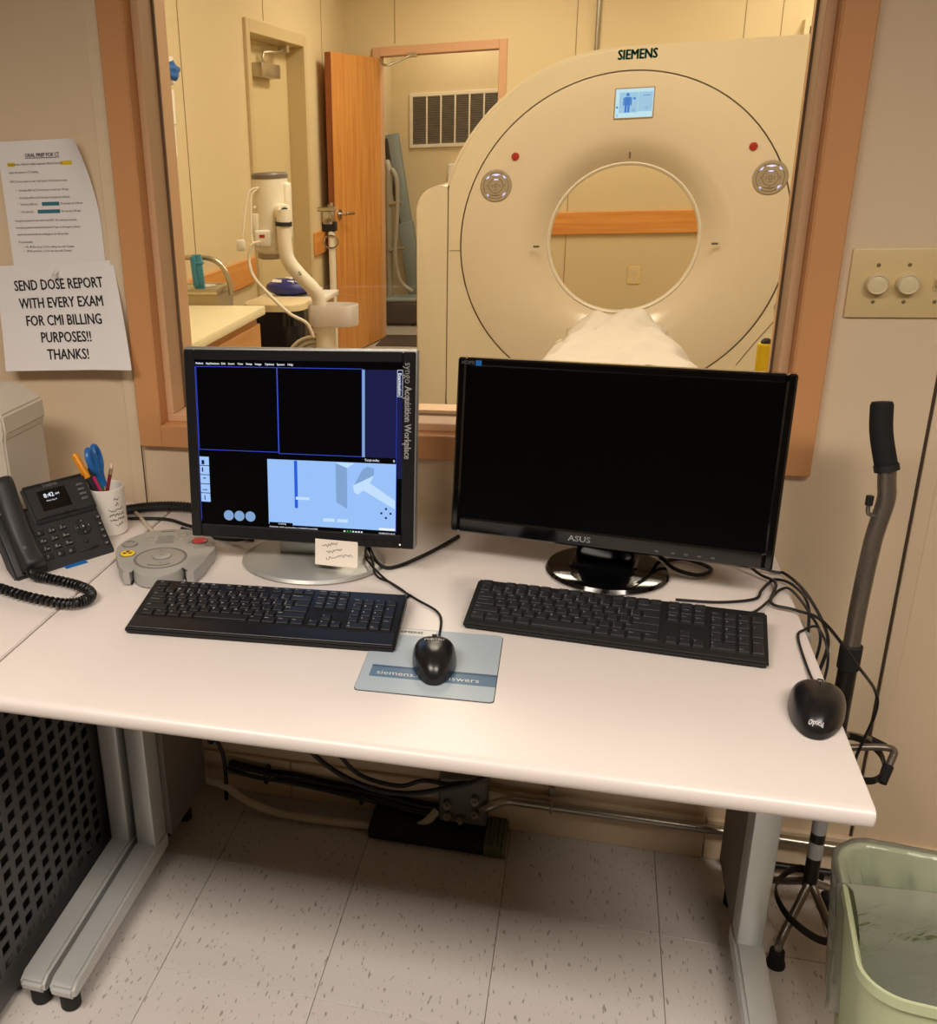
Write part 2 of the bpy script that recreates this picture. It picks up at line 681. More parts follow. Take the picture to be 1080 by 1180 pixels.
# beyond the tiles, an unseen dark floor added to cut bounced light
struct('floor', MB().box(-4.0, 3.2, -6.0, YA - 4 * TL, -0.004, -0.0005).box(-4.0, -6 * TL, YA - 4 * TL, 0, -0.004, -0.0005).box(5 * TL, 3.2, YA - 4 * TL, 0, -0.004, -0.0005), 'low_bounce_floor')
for i in range(-6, 5):
    for j in range(-1, 4):
        x0, x1 = i * TL, (i + 1) * TL
        y1, y0 = YA - j * TL, YA - (j + 1) * TL
        y1 = min(y1, 0.0)
        if x1 - x0 < 0.01 or y1 - y0 < 0.01:
            continue
        key = (round(x1 - x0, 3), round(y1 - y0, 3))
        g = 0.0006
        if key not in tile_cache:
            hx, hy = key[0] / 2 - g, key[1] / 2 - g
            me = MB().box(-hx, hx, -hy, hy, -0.004, 0.0, 0.0008, 1).mesh('tile')
            me.materials.append(MATS['vinyl_tile'])
            tile_cache[key] = me
        o = part('tile', tile_cache[key], None, fl)
        o.location = ((x0 + x1) / 2, (y0 + y1) / 2, 0)

WX0, WX1, WZ0, WZ1 = -0.76, 0.447, 0.914, 1.96
wf = struct('wall_front', MB().box(-4.0, WX0, 0, 0.14, 0, 2.45).box(WX1, 3.2, 0, 0.14, 0, 2.45)
            .box(WX0, WX1, 0, 0.14, 0, WZ0 - 0.02).box(WX0, WX1, 0, 0.14, WZ1, 2.45), 'control_wall')
struct('wall_left', MB().box(-4.1, -4.0, -6.0, 0.14, 0, 2.45), 'control_wall')
struct('wall_right', MB().box(3.2, 3.3, -6.0, 0.14, 0, 2.45), 'control_wall')
struct('wall_back', MB().box(-4.1, 3.3, -6.1, -6.0, 0, 2.45), 'back_wall')  # out of view, set far back and dark to cut bounced light
struct('ceiling', MB().box(-4.1, 3.3, -6.1, 0.14, 2.45, 2.5), 'ceiling')
struct('trim_1', MB().box(-0.846, -0.814, -0.005, 0, 0.1, 2.45, 0.001, 1).box(-0.85, -0.846, -0.0012, 0, 0.1, 2.45), 'batten')
struct('trim_2', MB().box(0.677, 0.702, -0.005, 0, 0.1, 2.45, 0.001, 1), 'control_wall')
struct('trim_3', MB().box(0.672, 0.677, -0.001, 0, 0.1, 2.45).box(-0.8185, -0.8155, -0.0055, -0.005, 0.1, 0.866), 'groove')
struct('baseboard_front', MB().box(-4.0, -0.5145, -0.012, 0, 0, 0.1, 0.002, 1).box(-0.5125, 0.40, -0.012, 0, 0, 0.1, 0.002, 1)
         .box(0.402, 3.2, -0.012, 0, 0, 0.1, 0.002, 1), 'control_wall')

# window with casing, stop, glass
win = sempty('window_1')
win['label'] = 'control room observation window in a tan wooden casing looking onto the scanner'
c = 'casing'
part('casing_side', MB().box(-0.812, WX0, -0.02, 0, 0.866, 2.012, 0.002, 1), c, win)
part('casing_side', MB().box(WX1, 0.498, -0.02, 0, 0.866, 2.012, 0.002, 1), c, win)
part('casing_sill', MB().box(WX0, WX1, -0.02, 0, 0.866, WZ0, 0.002, 1), c, win)
part('casing_head', MB().box(WX0, WX1, -0.02, 0, WZ1, 2.012, 0.002, 1), c, win)
part('jamb', MB().box(WX0 - 0.0005, WX0 + 0.001, -0.018, 0.14, WZ0, WZ1).box(WX1 - 0.001, WX1 + 0.0005, -0.018, 0.14, WZ0, WZ1)
     .box(WX0, WX1, 0, 0.14, WZ0 - 0.02, WZ0).box(WX0, WX1, 0, 0.14, WZ1, WZ1 + 0.001), c, win)
part('window_stop', MB().box(WX0 + 0.001, -0.743, 0.015, 0.078, 0.93, WZ1 - 0.016, 0.0015, 1), 'casing_light', win)
part('window_stop', MB().box(0.429, WX1 - 0.001, 0.015, 0.078, 0.93, WZ1 - 0.016, 0.0015, 1), 'casing_light', win)
part('window_stop', MB().box(WX0 + 0.001, WX1 - 0.001, 0.015, 0.078, WZ0, 0.93, 0.0015, 1), 'casing_light', win)
part('window_stop', MB().box(WX0 + 0.001, WX1 - 0.001, 0.015, 0.078, WZ1 - 0.016, WZ1, 0.0015, 1), 'casing_light', win)
part('gasket', MB().box(WX0 + 0.001, -0.739, 0.0785, 0.081, 0.926, WZ1 - 0.012).box(0.425, WX1 - 0.001, 0.0785, 0.081, 0.926, WZ1 - 0.012)
     .box(-0.739, 0.425, 0.0785, 0.081, 0.926, 0.934), 'gasket', win)
part('glass_pane', MB().box(WX0 + 0.002, WX1 - 0.002, 0.082, 0.088, WZ0 + 0.002, WZ1 - 0.002), 'window_glass', win)
part('back_stop', MB().box(WX0 + 0.001, -0.741, 0.089, 0.14, WZ0, WZ1).box(0.431, WX1 - 0.001, 0.089, 0.14, WZ0, WZ1)
     .box(-0.741, 0.431, 0.089, 0.14, WZ0, 0.938), 'casing_light', win)

# ------------------------------------------------------------------ SETTING: scanner room shell
LX, FY = -1.728, 5.7
DX0, DX1, DZ = -1.47, -0.63, 2.02
struct('floor', MB().box(-1.9, 3.1, 0.14, 7.0, -0.1, 0.0), 'plain_floor')
struct('ceiling', MB().box(-2.1, 3.2, 0.14, 7.1, 2.7, 2.75), 'ceiling')
D2A, D2B, D2Z = 3.53, 4.56, 2.02   # opening of the closed door in the side wall
struct('wall_side', MB().box(LX - 0.14, LX, 0.14, D2A - 0.03, 0, 2.7).box(LX - 0.14, LX, D2B + 0.03, FY, 0, 2.7)
       .box(LX - 0.14, LX, D2A - 0.03, D2B + 0.03, D2Z + 0.03, 2.7).box(LX - 0.2, LX - 0.14, D2A - .1, D2B + .1, 0, 2.1), 'scan_wall')
struct('wall_far', MB().box(LX - 0.14, DX0 - 0.025, FY, FY + 0.12, 0, 2.7).box(DX1 + 0.025, 3.1, FY, FY + 0.12, 0, 2.7)
       .box(DX0 - 0.025, DX1 + 0.025, FY, FY + 0.12, DZ + 0.025, 2.7), 'scan_wall')
struct('wall_east', MB().box(3.0, 3.1, 0.14, FY, 0, 2.7), 'scan_wall')
struct('wall_scanner_side', MB().box(-1.9, WX0 - 0.02, 0.141, 0.15, 0, 2.7).box(WX1 + 0.02, 3.0, 0.141, 0.15, 0, 2.7)
       .box(WX0 - 0.02, WX1 + 0.02, 0.141, 0.15, 0, 0.9).box(WX0 - 0.02, WX1 + 0.02, 0.141, 0.15, 1.98, 2.7), 'scan_wall')
struct('wall_hall_left', MB().box(-1.72, -1.62, FY + 0.12, 6.95, 0, 2.7), 'scan_wall')
struct('wall_hall_far', MB().box(-1.72, 1.0, 6.85, 6.95, 0, 2.7), 'scan_wall')
struct('wall_hall_right', MB().box(1.0, 1.1, FY + 0.12, 6.95, 0, 2.7), 'scan_wall')
g = MB()
for y in (2.6, 3.82, 5.05):
    g.box(LX, LX + 0.002, y - 0.003, y + 0.003, 0.1 if y != 3.82 else 2.1, 2.7)
for x in (-1.363, -0.119, 0.93, 1.15):
    g.box(x - 0.0025, x + 0.0025, FY - 0.002, FY, 2.1 if x < -0.6 else 0.1, 2.7)
struct('trim_4', g, 'scan_groove')
struct('trim_5', MB().box(DX1 + 0.1, 3.0, FY - 0.022, FY, 0.772, 0.925, 0.003, 1), 'oak_rail_x')
struct('trim_6', MB().box(LX, LX + 0.022, 1.72, 3.42, 0.752, 0.886, 0.003, 1).box(LX, LX + 0.022, 4.64, 5.5, 0.752, 0.9, 0.003, 1), 'oak_rail_y')
struct('baseboard_far', MB().box(DX1 + 0.06, 3.0, FY - 0.012, FY, 0, 0.1, 0.002, 1), 'frame_beige')
struct('threshold', MB().box(DX0, DX1, FY - 0.3, FY + 0.14, 0.0, 0.006), 'dark_threshold')['kind'] = 'structure'

# back doorway with the open oak door
d1 = sempty('door_1')
d1['label'] = 'open oak door swung back beside the doorway behind the scanner'
part('frame_side', MB().box(DX1, DX1 + 0.055, FY - 0.02, FY + 0.125, 0, DZ + 0.06, 0.003, 1), 'frame_tan', d1)
part('frame_side', MB().box(DX0 - 0.055, DX0, FY - 0.02, FY + 0.125, 0, DZ + 0.06, 0.003, 1), 'frame_tan', d1)
part('frame_head', MB().box(DX0, DX1, FY - 0.02, FY + 0.125, DZ, DZ + 0.06, 0.003, 1), 'frame_tan', d1)
DM = T3((DX0 + 0.005, FY - 0.025, 0)) @ RZ(-101)      # leaf runs from the hinge along +x of this frame
leaf = part('door_leaf', MB().box(0, 0.82, -0.045, 0, 0.01, 2.01, 0.002, 1, DM), 'oak_door', d1)
part('leaf_edge', MB().box(0.82, 0.823, -0.044, -0.001, 0.012, 2.008, 0, 1, DM), 'oak_dark', leaf)
hb = MB()
hb.cyl(DM @ Vector((0.76, 0.0, 1.0)), DM @ Vector((0.76, 0.012, 1.0)), 0.032, 20)
hb.cyl(DM @ Vector((0.76, 0.01, 1.0)), DM @ Vector((0.76, 0.06, 1.0)), 0.011, 12)
hb.tube([DM @ Vector(p) for p in ((0.765, 0.055, 1.0), (0.72, 0.06, 1.0), (0.64, 0.058, 0.995))], 0.010, 10)
part('door_handle', hb, 'chrome', leaf)
part('latch_plate', MB().box(0.823, 0.825, -0.036, -0.01, 0.92, 1.08, 0, 1, DM), 'chrome', leaf)
part('door_closer_arm', MB().tube([(-1.455, 5.62, 2.0), (-1.43, 5.58, 1.965), (-1.38, 5.57, 1.955), (-1.25, 5.66, 2.01)], 0.008, 8, 4)
     .box(-1.27, -1.2, 5.66, 5.7, 2.0, 2.03, 0.003, 1), 'steel', d1)

# closed beige door in the side wall, recessed, with a closer
d2 = sempty('door_2')
d2['label'] = 'closed beige door set deep in the side wall of the scanner room'
for y0, y1, z0, z1 in ((D2A - 0.06, D2A, 0, D2Z + 0.065), (D2B, D2B + 0.06, 0, D2Z + 0.065), (D2A, D2B, D2Z, D2Z + 0.065)):
    part('frame_face', MB().box(LX - 0.13, LX + 0.018, y0, y1, z0, z1, 0.003, 1), 'frame_beige', d2)
part('door_leaf', MB().box(LX - 0.14, LX - 0.1, D2A, D2B, 0.01, D2Z, 0.002, 1), 'door_beige', d2)
cl = part('door_closer', MB().box(LX - 0.1, LX - 0.03, 3.86, 4.2, 1.825, 1.9, 0.006, 2), 'steel', d2)
part('closer_arm', MB().tube([(LX - 0.06, 3.98, 1.9), (LX - 0.06, 3.98, 1.955), (LX - 0.02, 4.1, 1.96), (LX - 0.03, 4.27, 1.985)], 0.009, 8, 2)
     .box(LX - 0.06, LX - 0.0, 4.25, 4.3, 1.97, 2.01, 0.003, 1), 'steel', cl)

# ceiling troffers, pieces of the ceilings
for (x, y, z, ce) in [(a, b, 2.43, 'ceiling') for a, b in CTRL] + [(a, b, 2.68, 'ceiling.001') for a, b in SCAN]:
    hx, hy = (0.61, 0.31) if ce == 'ceiling' else (0.31, 0.61)
    t = part('troffer', MB().box(x - hx, x - hx + 0.025, y - hy, y + hy, z, z + 0.02).box(x + hx - 0.025, x + hx, y - hy, y + hy, z, z + 0.02)
             .box(x - hx + 0.025, x + hx - 0.025, y - hy, y - hy + 0.025, z, z + 0.02).box(x - hx + 0.025, x + hx - 0.025, y + hy - 0.025, y + hy, z, z + 0.02),
             'white_plastic', bpy.data.objects[ce])
    part('diffuser', MB().box(x - hx + 0.025, x + hx - 0.025, y - hy + 0.025, y + hy - 0.025, z + 0.006, z + 0.012), 'troffer_glow', t)

# ------------------------------------------------------------------ DESKS
DZT = 0.74   # worktop height


def desk_leg(parent, x, y=-0.31, glide=-0.685, panel=None):
    """C-shaped leg: upright, forward foot, round glide"""
    up = part('leg', MB().box(x - 0.022, x + 0.022, y - 0.03, y + 0.03, 0.075, DZT - 0.0292, 0.006, 2), 'desk_metal', parent, True)
    f = MB()
    t = bmesh.new()
    prof = [(y + 0.03, 0.04), (y + 0.03, 0.085), (y - 0.03, 0.085), (-0.69, 0.072), (-0.712, 0.062), (-0.712, 0.042), (-0.7, 0.036)]
    f.prism([(a, b) for a, b in prof], x - 0.025, x + 0.025, Matrix(((0, 0, 1, 0), (1, 0, 0, 0), (0, 1, 0, 0), (0, 0, 0, 1))))
    bmesh.ops.bevel(f.bm, geom=list(f.bm.edges), offset=0.006, segments=2, affect='EDGES')
    t.free()
    part('foot', f, 'desk_metal', up, True)
    part('foot_glide', MB().cyl((x, glide, 0), (x, glide, 0.045), 0.019, 16, bev=0.003), 'black_rubber', up, True)
    part('foot_glide', MB().cyl((x, -0.14, 0), (x, -0.14, 0.06), 0.016, 16, bev=0.003).box(x - 0.018, x + 0.018, -0.33, -0.1, 0.045, 0.085, 0.004, 1), 'black_rubber', up, True)
    if panel:
        part('leg_panel', MB().prism([(y + 0.03, 0.07), (y + 0.03, 0.71), (-0.08, 0.71), (-0.08, 0.06)], panel[0], panel[1],
                                     Matrix(((0, 0, 1, 0), (1, 0, 0, 0), (0, 1, 0, 0), (0, 0, 0, 1)))), 'desk_panel', up, True)


def worktop(x0, x1):
    P = []
    for cx, cz, a0 in ((-0.828 + 0.012, DZT - 0.015, 180), (-0.828 + 0.012, DZT - 0.012, 90)):
        for k in range(6):
            a = R(a0 + (90 if a0 == 180 else 90) * (1 - k / 5)) if a0 == 180 else R(180 - 90 * k / 5)
            P.append((cx + 0.012 * math.cos(a), cz + 0.012 * math.sin(a)))
    P += [(-0.033, DZT), (-0.03, DZT - 0.003), (-0.03, DZT - 0.027)]
    m = MB().prism(P, x0, x1, Matrix(((0, 0, 1, 0), (1, 0, 0, 0), (0, 1, 0, 0), (0, 0, 0, 1))))
    bmesh.ops.bevel(m.bm, geom=[e for e in m.bm.edges if all(abs(v.co.x - x0) < 1e-6 for v in e.verts) or all(abs(v.co.x - x1) < 1e-6 for v in e.verts)],
                    offset=0.0018 if x0 < -1 else 0.0022, segments=2, affect='EDGES')
    return m


desk = thing('desk', 'white topped desk on grey metal legs below the window, holding both monitors', 'desk', (-0.14, -0.43, 0))
part('worktop', worktop(-0.731, 0.446), 'worktop', desk, True)
part('underside', MB().box(-0.728, 0.443, -0.812, -0.034, DZT - 0.0285, DZT - 0.0265), 'desk_underside', desk, True)  # thin dark sheet added below the top to damp bounced light
desk_leg(desk, -0.735, panel=(-0.716, -0.702))
desk_leg(desk, 0.446, panel=(0.424, 0.436))
part('crossbar', MB().box(-0.71, 0.43, -0.16, -0.13, 0.62, 0.70, 0.004, 1), 'desk_panel', desk, True)

desk2 = thing('desk', 'white topped desk at the left frame edge under the telephone', 'desk', (-1.3, -0.43, 0))
part('worktop', worktop(-1.95, -0.735), 'worktop', desk2, True)
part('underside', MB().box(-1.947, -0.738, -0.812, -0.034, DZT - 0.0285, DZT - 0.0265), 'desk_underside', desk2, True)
desk_leg(desk2, -0.795)
desk_leg(desk2, -1.92)

# perforated equipment cabinet under the left desk
cab = thing('equipment_cabinet', 'dark grey cabinet with slotted perforated side, under the left desk', 'cabinet', (-1.1, -0.55, 0))
m = MB()
XP = -0.84
ys0, ys1, zs0, zs1 = -0.80, -0.33, 0.075, 0.665
ny, nz = 12, 18
py, pz = (ys1 - ys0) / ny, (zs1 - zs0) / nz
wy, wz = 0.015, 0.012
V = {}


def gv(y, z, x):
    k = (round(y, 5), round(z, 5), x)
    if k not in V:
        V[k] = m.bm.verts.new((x, y, z))
    return V[k]


yy = [ys0 - 0.03]
for i in range(ny):
    yy += [ys0 + i * py + wy / 2, ys0 + (i + 1) * py - wy / 2]
yy.append(ys1 + 0.03)
zz = [0.02]
for j in range(nz):
    zz += [zs0 + j * pz + wz / 2, zs0 + (j + 1) * pz - wz / 2]
zz.append(0.69)
for i in range(len(yy) - 1):
    for j in range(len(zz) - 1):
        hole = i % 2 == 1 and j % 2 == 1
        a, b, c, d = (yy[i], zz[j]), (yy[i + 1], zz[j]), (yy[i + 1], zz[j + 1]), (yy[i], zz[j + 1])
        if not hole:
            m.bm.faces.new([gv(*p, XP) for p in (a, b, c, d)])
        else:
            q = (a, b, c, d)
            for k in range(4):
                m.bm.faces.new([gv(*q[k], XP), gv(*q[(k + 1) % 4], XP), gv(*q[(k + 1) % 4], XP - 0.003), gv(*q[k], XP - 0.003)])
part('perforated_panel', m, 'perf_metal', cab, True)
part('body', MB().box(-1.40, XP - 0.05, -0.83, -0.30, 0.03, 0.685).box(XP - 0.05, XP - 0.001, -0.835, -0.825, 0.02, 0.69)
     .box(XP - 0.05, XP - 0.001, -0.305, -0.3, 0.02, 0.69).box(XP - 0.05, XP - 0.001, -0.83, -0.3, 0.685, 0.69), 'dark_inside', cab, True)
for y in (-0.79, -0.34):
    for x in (-0.87, -1.36):
        part('foot', MB().cyl((x, y, 0), (x, y, 0.03), 0.018, 14), 'black_rubber', cab, True)

# ------------------------------------------------------------------ MONITORS
SCRM = RX(90)    # flat prints: text plane turned to face -y


def frame_poly(m, x0, x1, z0, z1, b, y0, y1, bev=0.0):
    """rectangular bezel ring"""
    m.box(x0, x0 + b[0], y0, y1, z0, z1, bev, 1)
    m.box(x1 - b[1], x1, y0, y1, z0, z1, bev, 1)
    m.box(x0 + b[0], x1 - b[1], y0, y1, z1 - b[2], z1, bev, 1)
    m.box(x0 + b[0], x1 - b[1], y0, y1, z0, z0 + b[3], bev, 1)
    return m


# acquisition monitor
mon = thing('monitor', 'square monitor with lit scan planning screen, silver frame and oval silver foot', 'monitor', (-0.361, -0.268, DZT), 1.2)
PM = T3((-0.0075, -0.035, 0.228)) @ RX(-5.2)
W, H = 0.405, 0.337
b = MB()
frame_poly(b, -W / 2, W / 2, -H / 2, H / 2, (0.019, 0.021, 0.017, 0.024), -0.012, 0.012, 0.002)
b.bm.transform(PM)
part('bezel', b, 'bezel_black', mon)
part('frame_edge', MB().box(-W / 2 - 0.002, W / 2 + 0.003, -0.008, 0.016, -H / 2 - 0.002, H / 2 + 0.003, 0.004, 2, PM), 'silver_edge', mon)
part('back_shell', MB().box(-W / 2 + 0.01, W / 2 - 0.01, 0.016, 0.045, -H / 2 + 0.01, H / 2 - 0.01, 0.012, 3, PM), 'silver_plastic', mon)
scr = part('screen', MB().quad([(-0.1845, -0.0085, -0.1455), (0.1825, -0.0085, -0.1455), (0.1825, -0.0085, 0.1525), (-0.1845, -0.0085, 0.1525)], PM), 'screen_dark', mon)
yq = [-0.0088]


def sq(m, x0, z0, x1, z1, lvl=0):
    y = -0.0088 - 0.00025 * lvl
    return m.quad([(x0, y, z0), (x1, y, z0), (x1, y, z1), (x0, y, z1)], PM)


def sp(m, pts, lvl=0):
    y = -0.0088 - 0.00025 * lvl
    return m.quad([(x, y, z) for x, z in pts], PM)


def stext(m, t, size, x, z, lvl=2, align='L', rot=0, bold=0.0, stretch=1.0):
    y = -0.0088 - 0.00025 * lvl
    return m.text(t, size, PM @ T3((x, y, z)) @ SCRM @ RZ(rot), bold, align, stretch)


def outline(m, x0, z0, x1, z1, t=0.001, lvl=1):
    sq(m, x0, z0, x1, z0 + t, lvl)
    sq(m, x0, z1 - t, x1, z1, lvl)
    sq(m, x0, z0, x0 + t, z1, lvl)
    sq(m, x1 - t, z0, x1, z1, lvl)
    return m


m = MB()
sq(m, 0.1184, -0.0098, 0.1715, 0.1386)
sq(m, 0.173, -0.045, 0.1815, 0.1386)
part('display_side_column', m, 'scr_navy', scr)
m = MB()
outline(m, -0.182, -0.0078, -0.0345, 0.140)
outline(m, -0.0345, -0.0098, 0.1135, 0.140)
outline(m, 0.1715, -0.14, 0.1722, 0.096, 0.0007)
sq(m, -0.1835, -0.138, -0.1828, 0.14, 1)
part('viewport_lines', m, 'scr_line', scr, kind='stuff')
m = MB()
sq(m, 0.1132, -0.0098, 0.1178, 0.1385, 2)
part('scroll_bar', m, 'scr_mid', scr)
m = MB()
sq(m, -0.0561, -0.1380, 0.1713, -0.0200, 1)
part('planning_panel', m, 'scr_blue', scr)
m = MB()
sq(m, -0.0076, -0.106, -0.0018, -0.021, 2)
part('scan_range_bar', m, 'scr_bar', scr)
m = MB()
sp(m, [(0.0664, -0.0227), (0.0867, -0.0300), (0.0867, -0.1024), (0.0674, -0.092)], 2)
sp(m, [(0.100, -0.058), (0.113, -0.032), (0.122, -0.026), (0.134, -0.029), (0.133, -0.045), (0.116, -0.06)], 3)
part('gantry_drawing', m, 'scr_mid', scr)
m = MB()
sp(m, [(0.0664, -0.0210), (0.10, -0.0210), (0.0867, -0.0300)], 3)
sp(m, [(0.097, -0.0605), (0.134, -0.041), (0.1269, -0.0551), (0.1705, -0.084), (0.1705, -0.099), (0.115, -0.068), (0.106, -0.076), (0.099, -0.072)], 4)
sq(m, -0.0055, -0.0905, 0.0194, -0.0855, 3)
sq(m, 0.044, -0.1275, 0.0645, -0.1215, 3)
sq(m, 0.0690, -0.1275, 0.0876, -0.1215, 3)
part('table_drawing', m, 'scr_pale', scr, kind='stuff')
m = MB()
for k in range(5):
    z1 = -0.0205 - k * 0.0168
    sq(m, -0.1822, z1 - 0.0155, -0.1648, z1, 1)
part('tool_icons', m, 'scr_icon', scr)
m = MB()
for k, (x0, z0, x1, z1) in enumerate(((0.2, 0.4, 0.5, 0.9), (0.2, 0.2, 0.35, 0.7), (0.3, 0.3, 0.6, 0.42), (0.2, 0.6, 0.7, 0.7), (0.35, 0.25, 0.45, 0.8))):
    zt = -0.0205 - k * 0.0168
    sq(m, -0.1822 + 0.0174 * x0, zt - 0.0155 * z1, -0.1822 + 0.0174 * x1, zt - 0.0155 * z0, 2)
for k, a in enumerate((0, 90, 180, 270)):
    dx, dz = 0.008 * math.cos(R(a)), 0.008 * math.sin(R(a))
    sq(m, 0.1547 + dx - 0.0018, -0.1071 + dz - 0.0018, 0.1547 + dx + 0.0018, -0.1071 + dz + 0.0018, 3)
part('icon_glyphs', m, 'scr_navy', scr, kind='stuff')
m = MB()
for x in (-0.1311, -0.1109, -0.0904):
    m.disc((0, 0, 0), 0.0094, PM @ T3((x, -0.0093, -0.1264)) @ SCRM)
part('round_buttons', m, 'scr_mid', scr)
m = MB()
for t, x in (('Patient', -0.1810), ('Applications', -0.1625), ('Edit', -0.134), ('Insert', -0.1215), ('View', -0.105), ('Setup', -0.0895),
             ('Image', -0.073), ('Options', -0.0555), ('System', -0.0345), ('Help', -0.0150)):
    stext(m, t, 0.0050, x, 0.1448, 1, 'L', 0, 0.02)
stext(m, 'Total mAs:', 0.0058, 0.1171, -0.0150, 1, 'L', 0, 0.01)
stext(m, '0', 0.0058, 0.1665, -0.0150, 1, 'L', 0, 0.01)
stext(m, 'Examination', 0.0075, 0.1763, 0.1153, 2, 'C', -90, 0.02)
stext(m, 'Automatic check up procedure completed successfully', 0.0040, -0.0553, -0.1425, 1, 'L')
stext(m, '09/08/2024 08:42', 0.0040, 0.1425, -0.1435, 1, 'L')
stext(m, 'Loading', 0.0045, -0.038, -0.1362, 4, 'L')
for x in (0.080, 0.0955, 0.1005, 0.1055, 0.1105):
    sq(m, x, -0.1455, x + 0.003, -0.1420, 1)
outline(m, 0.1722, 0.0945, 0.1815, 0.139, 0.0006)
sq(m, 0.1425, -0.1375, 0.1706, -0.1335, 3)
part('display_writing', m, 'scr_white', scr, kind='stuff')
m = MB()
sq(m, 0.086, -0.1455, 0.088, -0.1415, 1)
sq(m, 0.091, -0.1455, 0.093, -0.1415, 1)
part('status_lights', m, 'scr_green', scr)
m = MB()
sq(m, -0.055, -0.1390, -0.012, -0.1340, 3)
part('display_label_strip', m, 'screen_dark', scr)
m = MB().text('syngo', 0.0170, PM @ T3((0.1905, -0.0124, 0.1345)) @ SCRM @ RZ(-90), 0.0, 'C', 0.9)
part('frame_writing', m, 'legend_dim', mon)
m = MB().text('Acquisition Workplace', 0.0160, PM @ T3((0.1905, -0.0124, 0.0515)) @ SCRM @ RZ(-90), 0.022, 'C', 0.82)
part('frame_writing', m, 'legend', mon)
for x in (0.1115, 0.1282, 0.1453, 0.1626):
    part('button', MB().cyl(PM @ Vector((x, -0.012, -0.1604)), PM @ Vector((x, -0.0145, -0.1604)), 0.0055, 16), 'key_black', mon)
part('power_light', MB().disc((0, 0, 0), 0.0016, PM @ T3((0.1798, -0.0125, -0.1608)) @ SCRM, 10), 'led', mon)
nk = part('neck', MB().box(-0.062, 0.052, -0.006, 0.022, 0.012, 0.16, 0.004, 2), 'silver_plastic', mon)
part('neck_badge', MB().disc((0, 0, 0), 0.019, T3((-0.01, -0.0063, 0.045)) @ SCRM, 24, 0.0095), 'silver_edge', nk)
part('foot', MB().lathe([(0.128, 0), (0.133, 0.004), (0.128, 0.009), (0.112, 0.013), (0.02, 0.016)], 48, T3((0.0, 0.0, 0)), 1.0, 0.84), 'silver_plastic', mon)
part('cord', MB().tube([(0.09, 0.03, 0.10), (0.10, 0.02, 0.03), (0.14, -0.02, 0.005), (0.2, 0.05, 0.005), (0.25, 0.15, 0.005)], 0.0035, 8), 'cable_black', mon)
m = MB()
m.tube([(-0.1, 0.06, 0.13), (-0.13, 0.05, 0.03), (-0.19, 0.06, 0.006), (-0.3, 0.10, 0.006)], 0.004, 8)
part('cord', m, 'cable_black', mon)

note = thing('sticky_note', 'small cream handwritten note hanging from the lit monitor', 'note', (-0.2995, -0.319, 0.815))
NM = PM
m = MB()
nv = []
for j in range(7):
    for i in range(9):
        u, v = i / 8, j / 6
        x = 0.0297 + 0.0765 * u
        z = -0.1585 - 0.046 * v
        nv.append((x, -0.0135 - 0.004 * v * v - 0.002 * math.sin(u * 3) * v, z - 0.002 * u))
m.add(nv, [(j * 9 + i, j * 9 + i + 1, (j + 1) * 9 + i + 1, (j + 1) * 9 + i) for j in range(6) for i in range(8)], ROOT[mon] @ PM)
part('paper_sheet', m, 'note_paper', note, True)
m = MB()
rnd = random.Random(3)
for row, (x0, z0, n) in enumerate(((0.043, -0.170, 6), (0.050, -0.1815, 6), (0.050, -0.193, 10))):
    pts = []
    for k in range(n * 3):
        pts.append((x0 + k * 0.00165, -0.0137 - 0.004 * ((z0 + 0.1585) / -0.046) ** 2 - 0.0012, z0 + rnd.uniform(-0.0032, 0.0032) + k * 0.0003))
    m.tube(pts, 0.00032, 4, 3)
m.bm.transform(ROOT[mon] @ PM)
part('scribble', m, 'ink', note, True)

# dark widescreen monitor
mon2 = thing('monitor', 'wide black monitor switched off on an oval glossy foot', 'monitor', (0.156, -0.23, DZT), -9.1)
PM = T3((-0.004, -0.024, 0.218)) @ RX(-6.1)
W, H = 0.52, 0.307
b = MB()
frame_poly(b, -W / 2, W / 2, -H / 2, H / 2, (0.014, 0.014, 0.014, 0.027), -0.012, 0.012, 0.003)
b.bm.transform(PM)
part('bezel', b, 'gloss_black', mon2)
part('back_shell', MB().box(-W / 2 + 0.004, W / 2 - 0.004, 0.0, 0.035, -H / 2 + 0.004, H / 2 - 0.004, 0.012, 3, PM)
     .box(-0.10, 0.10, 0.03, 0.055, -0.10, 0.08, 0.012, 2, PM), 'bezel_black', mon2)
part('screen', MB().quad([(-W / 2 + 0.013, -0.0085, -H / 2 + 0.026), (W / 2 - 0.013, -0.0085, -H / 2 + 0.026),
                          (W / 2 - 0.013, -0.0085, H / 2 - 0.013), (-W / 2 + 0.013, -0.0085, H / 2 - 0.013)], PM), 'screen_off', mon2)
part('maker_badge', MB().text('ASUS', 0.0135, PM @ T3((-0.036, -0.0125, -H / 2 + 0.0135)) @ SCRM, 0.02, 'C', 1.2), 'legend', mon2)
part('port_sticker', MB().text('HDMI', 0.009, PM @ T3((-W / 2 + 0.018, -0.0125, H / 2 - 0.0085)) @ SCRM, 0.0), 'phone_grey', mon2)
part('port_sticker', MB().box(-W / 2 + 0.031, -W / 2 + 0.041, -0.0126, -0.0122, H / 2 - 0.013, H / 2 - 0.004, 0, 1, PM), 'blue_plastic', mon2)
m = MB()
for x in (0.085, 0.11, 0.13, 0.15, 0.17):
    m.box(x, x + 0.006, -0.0125, -0.012, -H / 2 + 0.008, -H / 2 + 0.011, 0, 1, PM)
part('button_marks', m, 'phone_grey', mon2)
part('neck', MB().box(-0.055, 0.045, 0.008, 0.045, 0.012, 0.16, 0.01, 2).box(-0.06, 0.05, -0.02, 0.05, 0.01, 0.022, 0.004, 1), 'gloss_black', mon2)
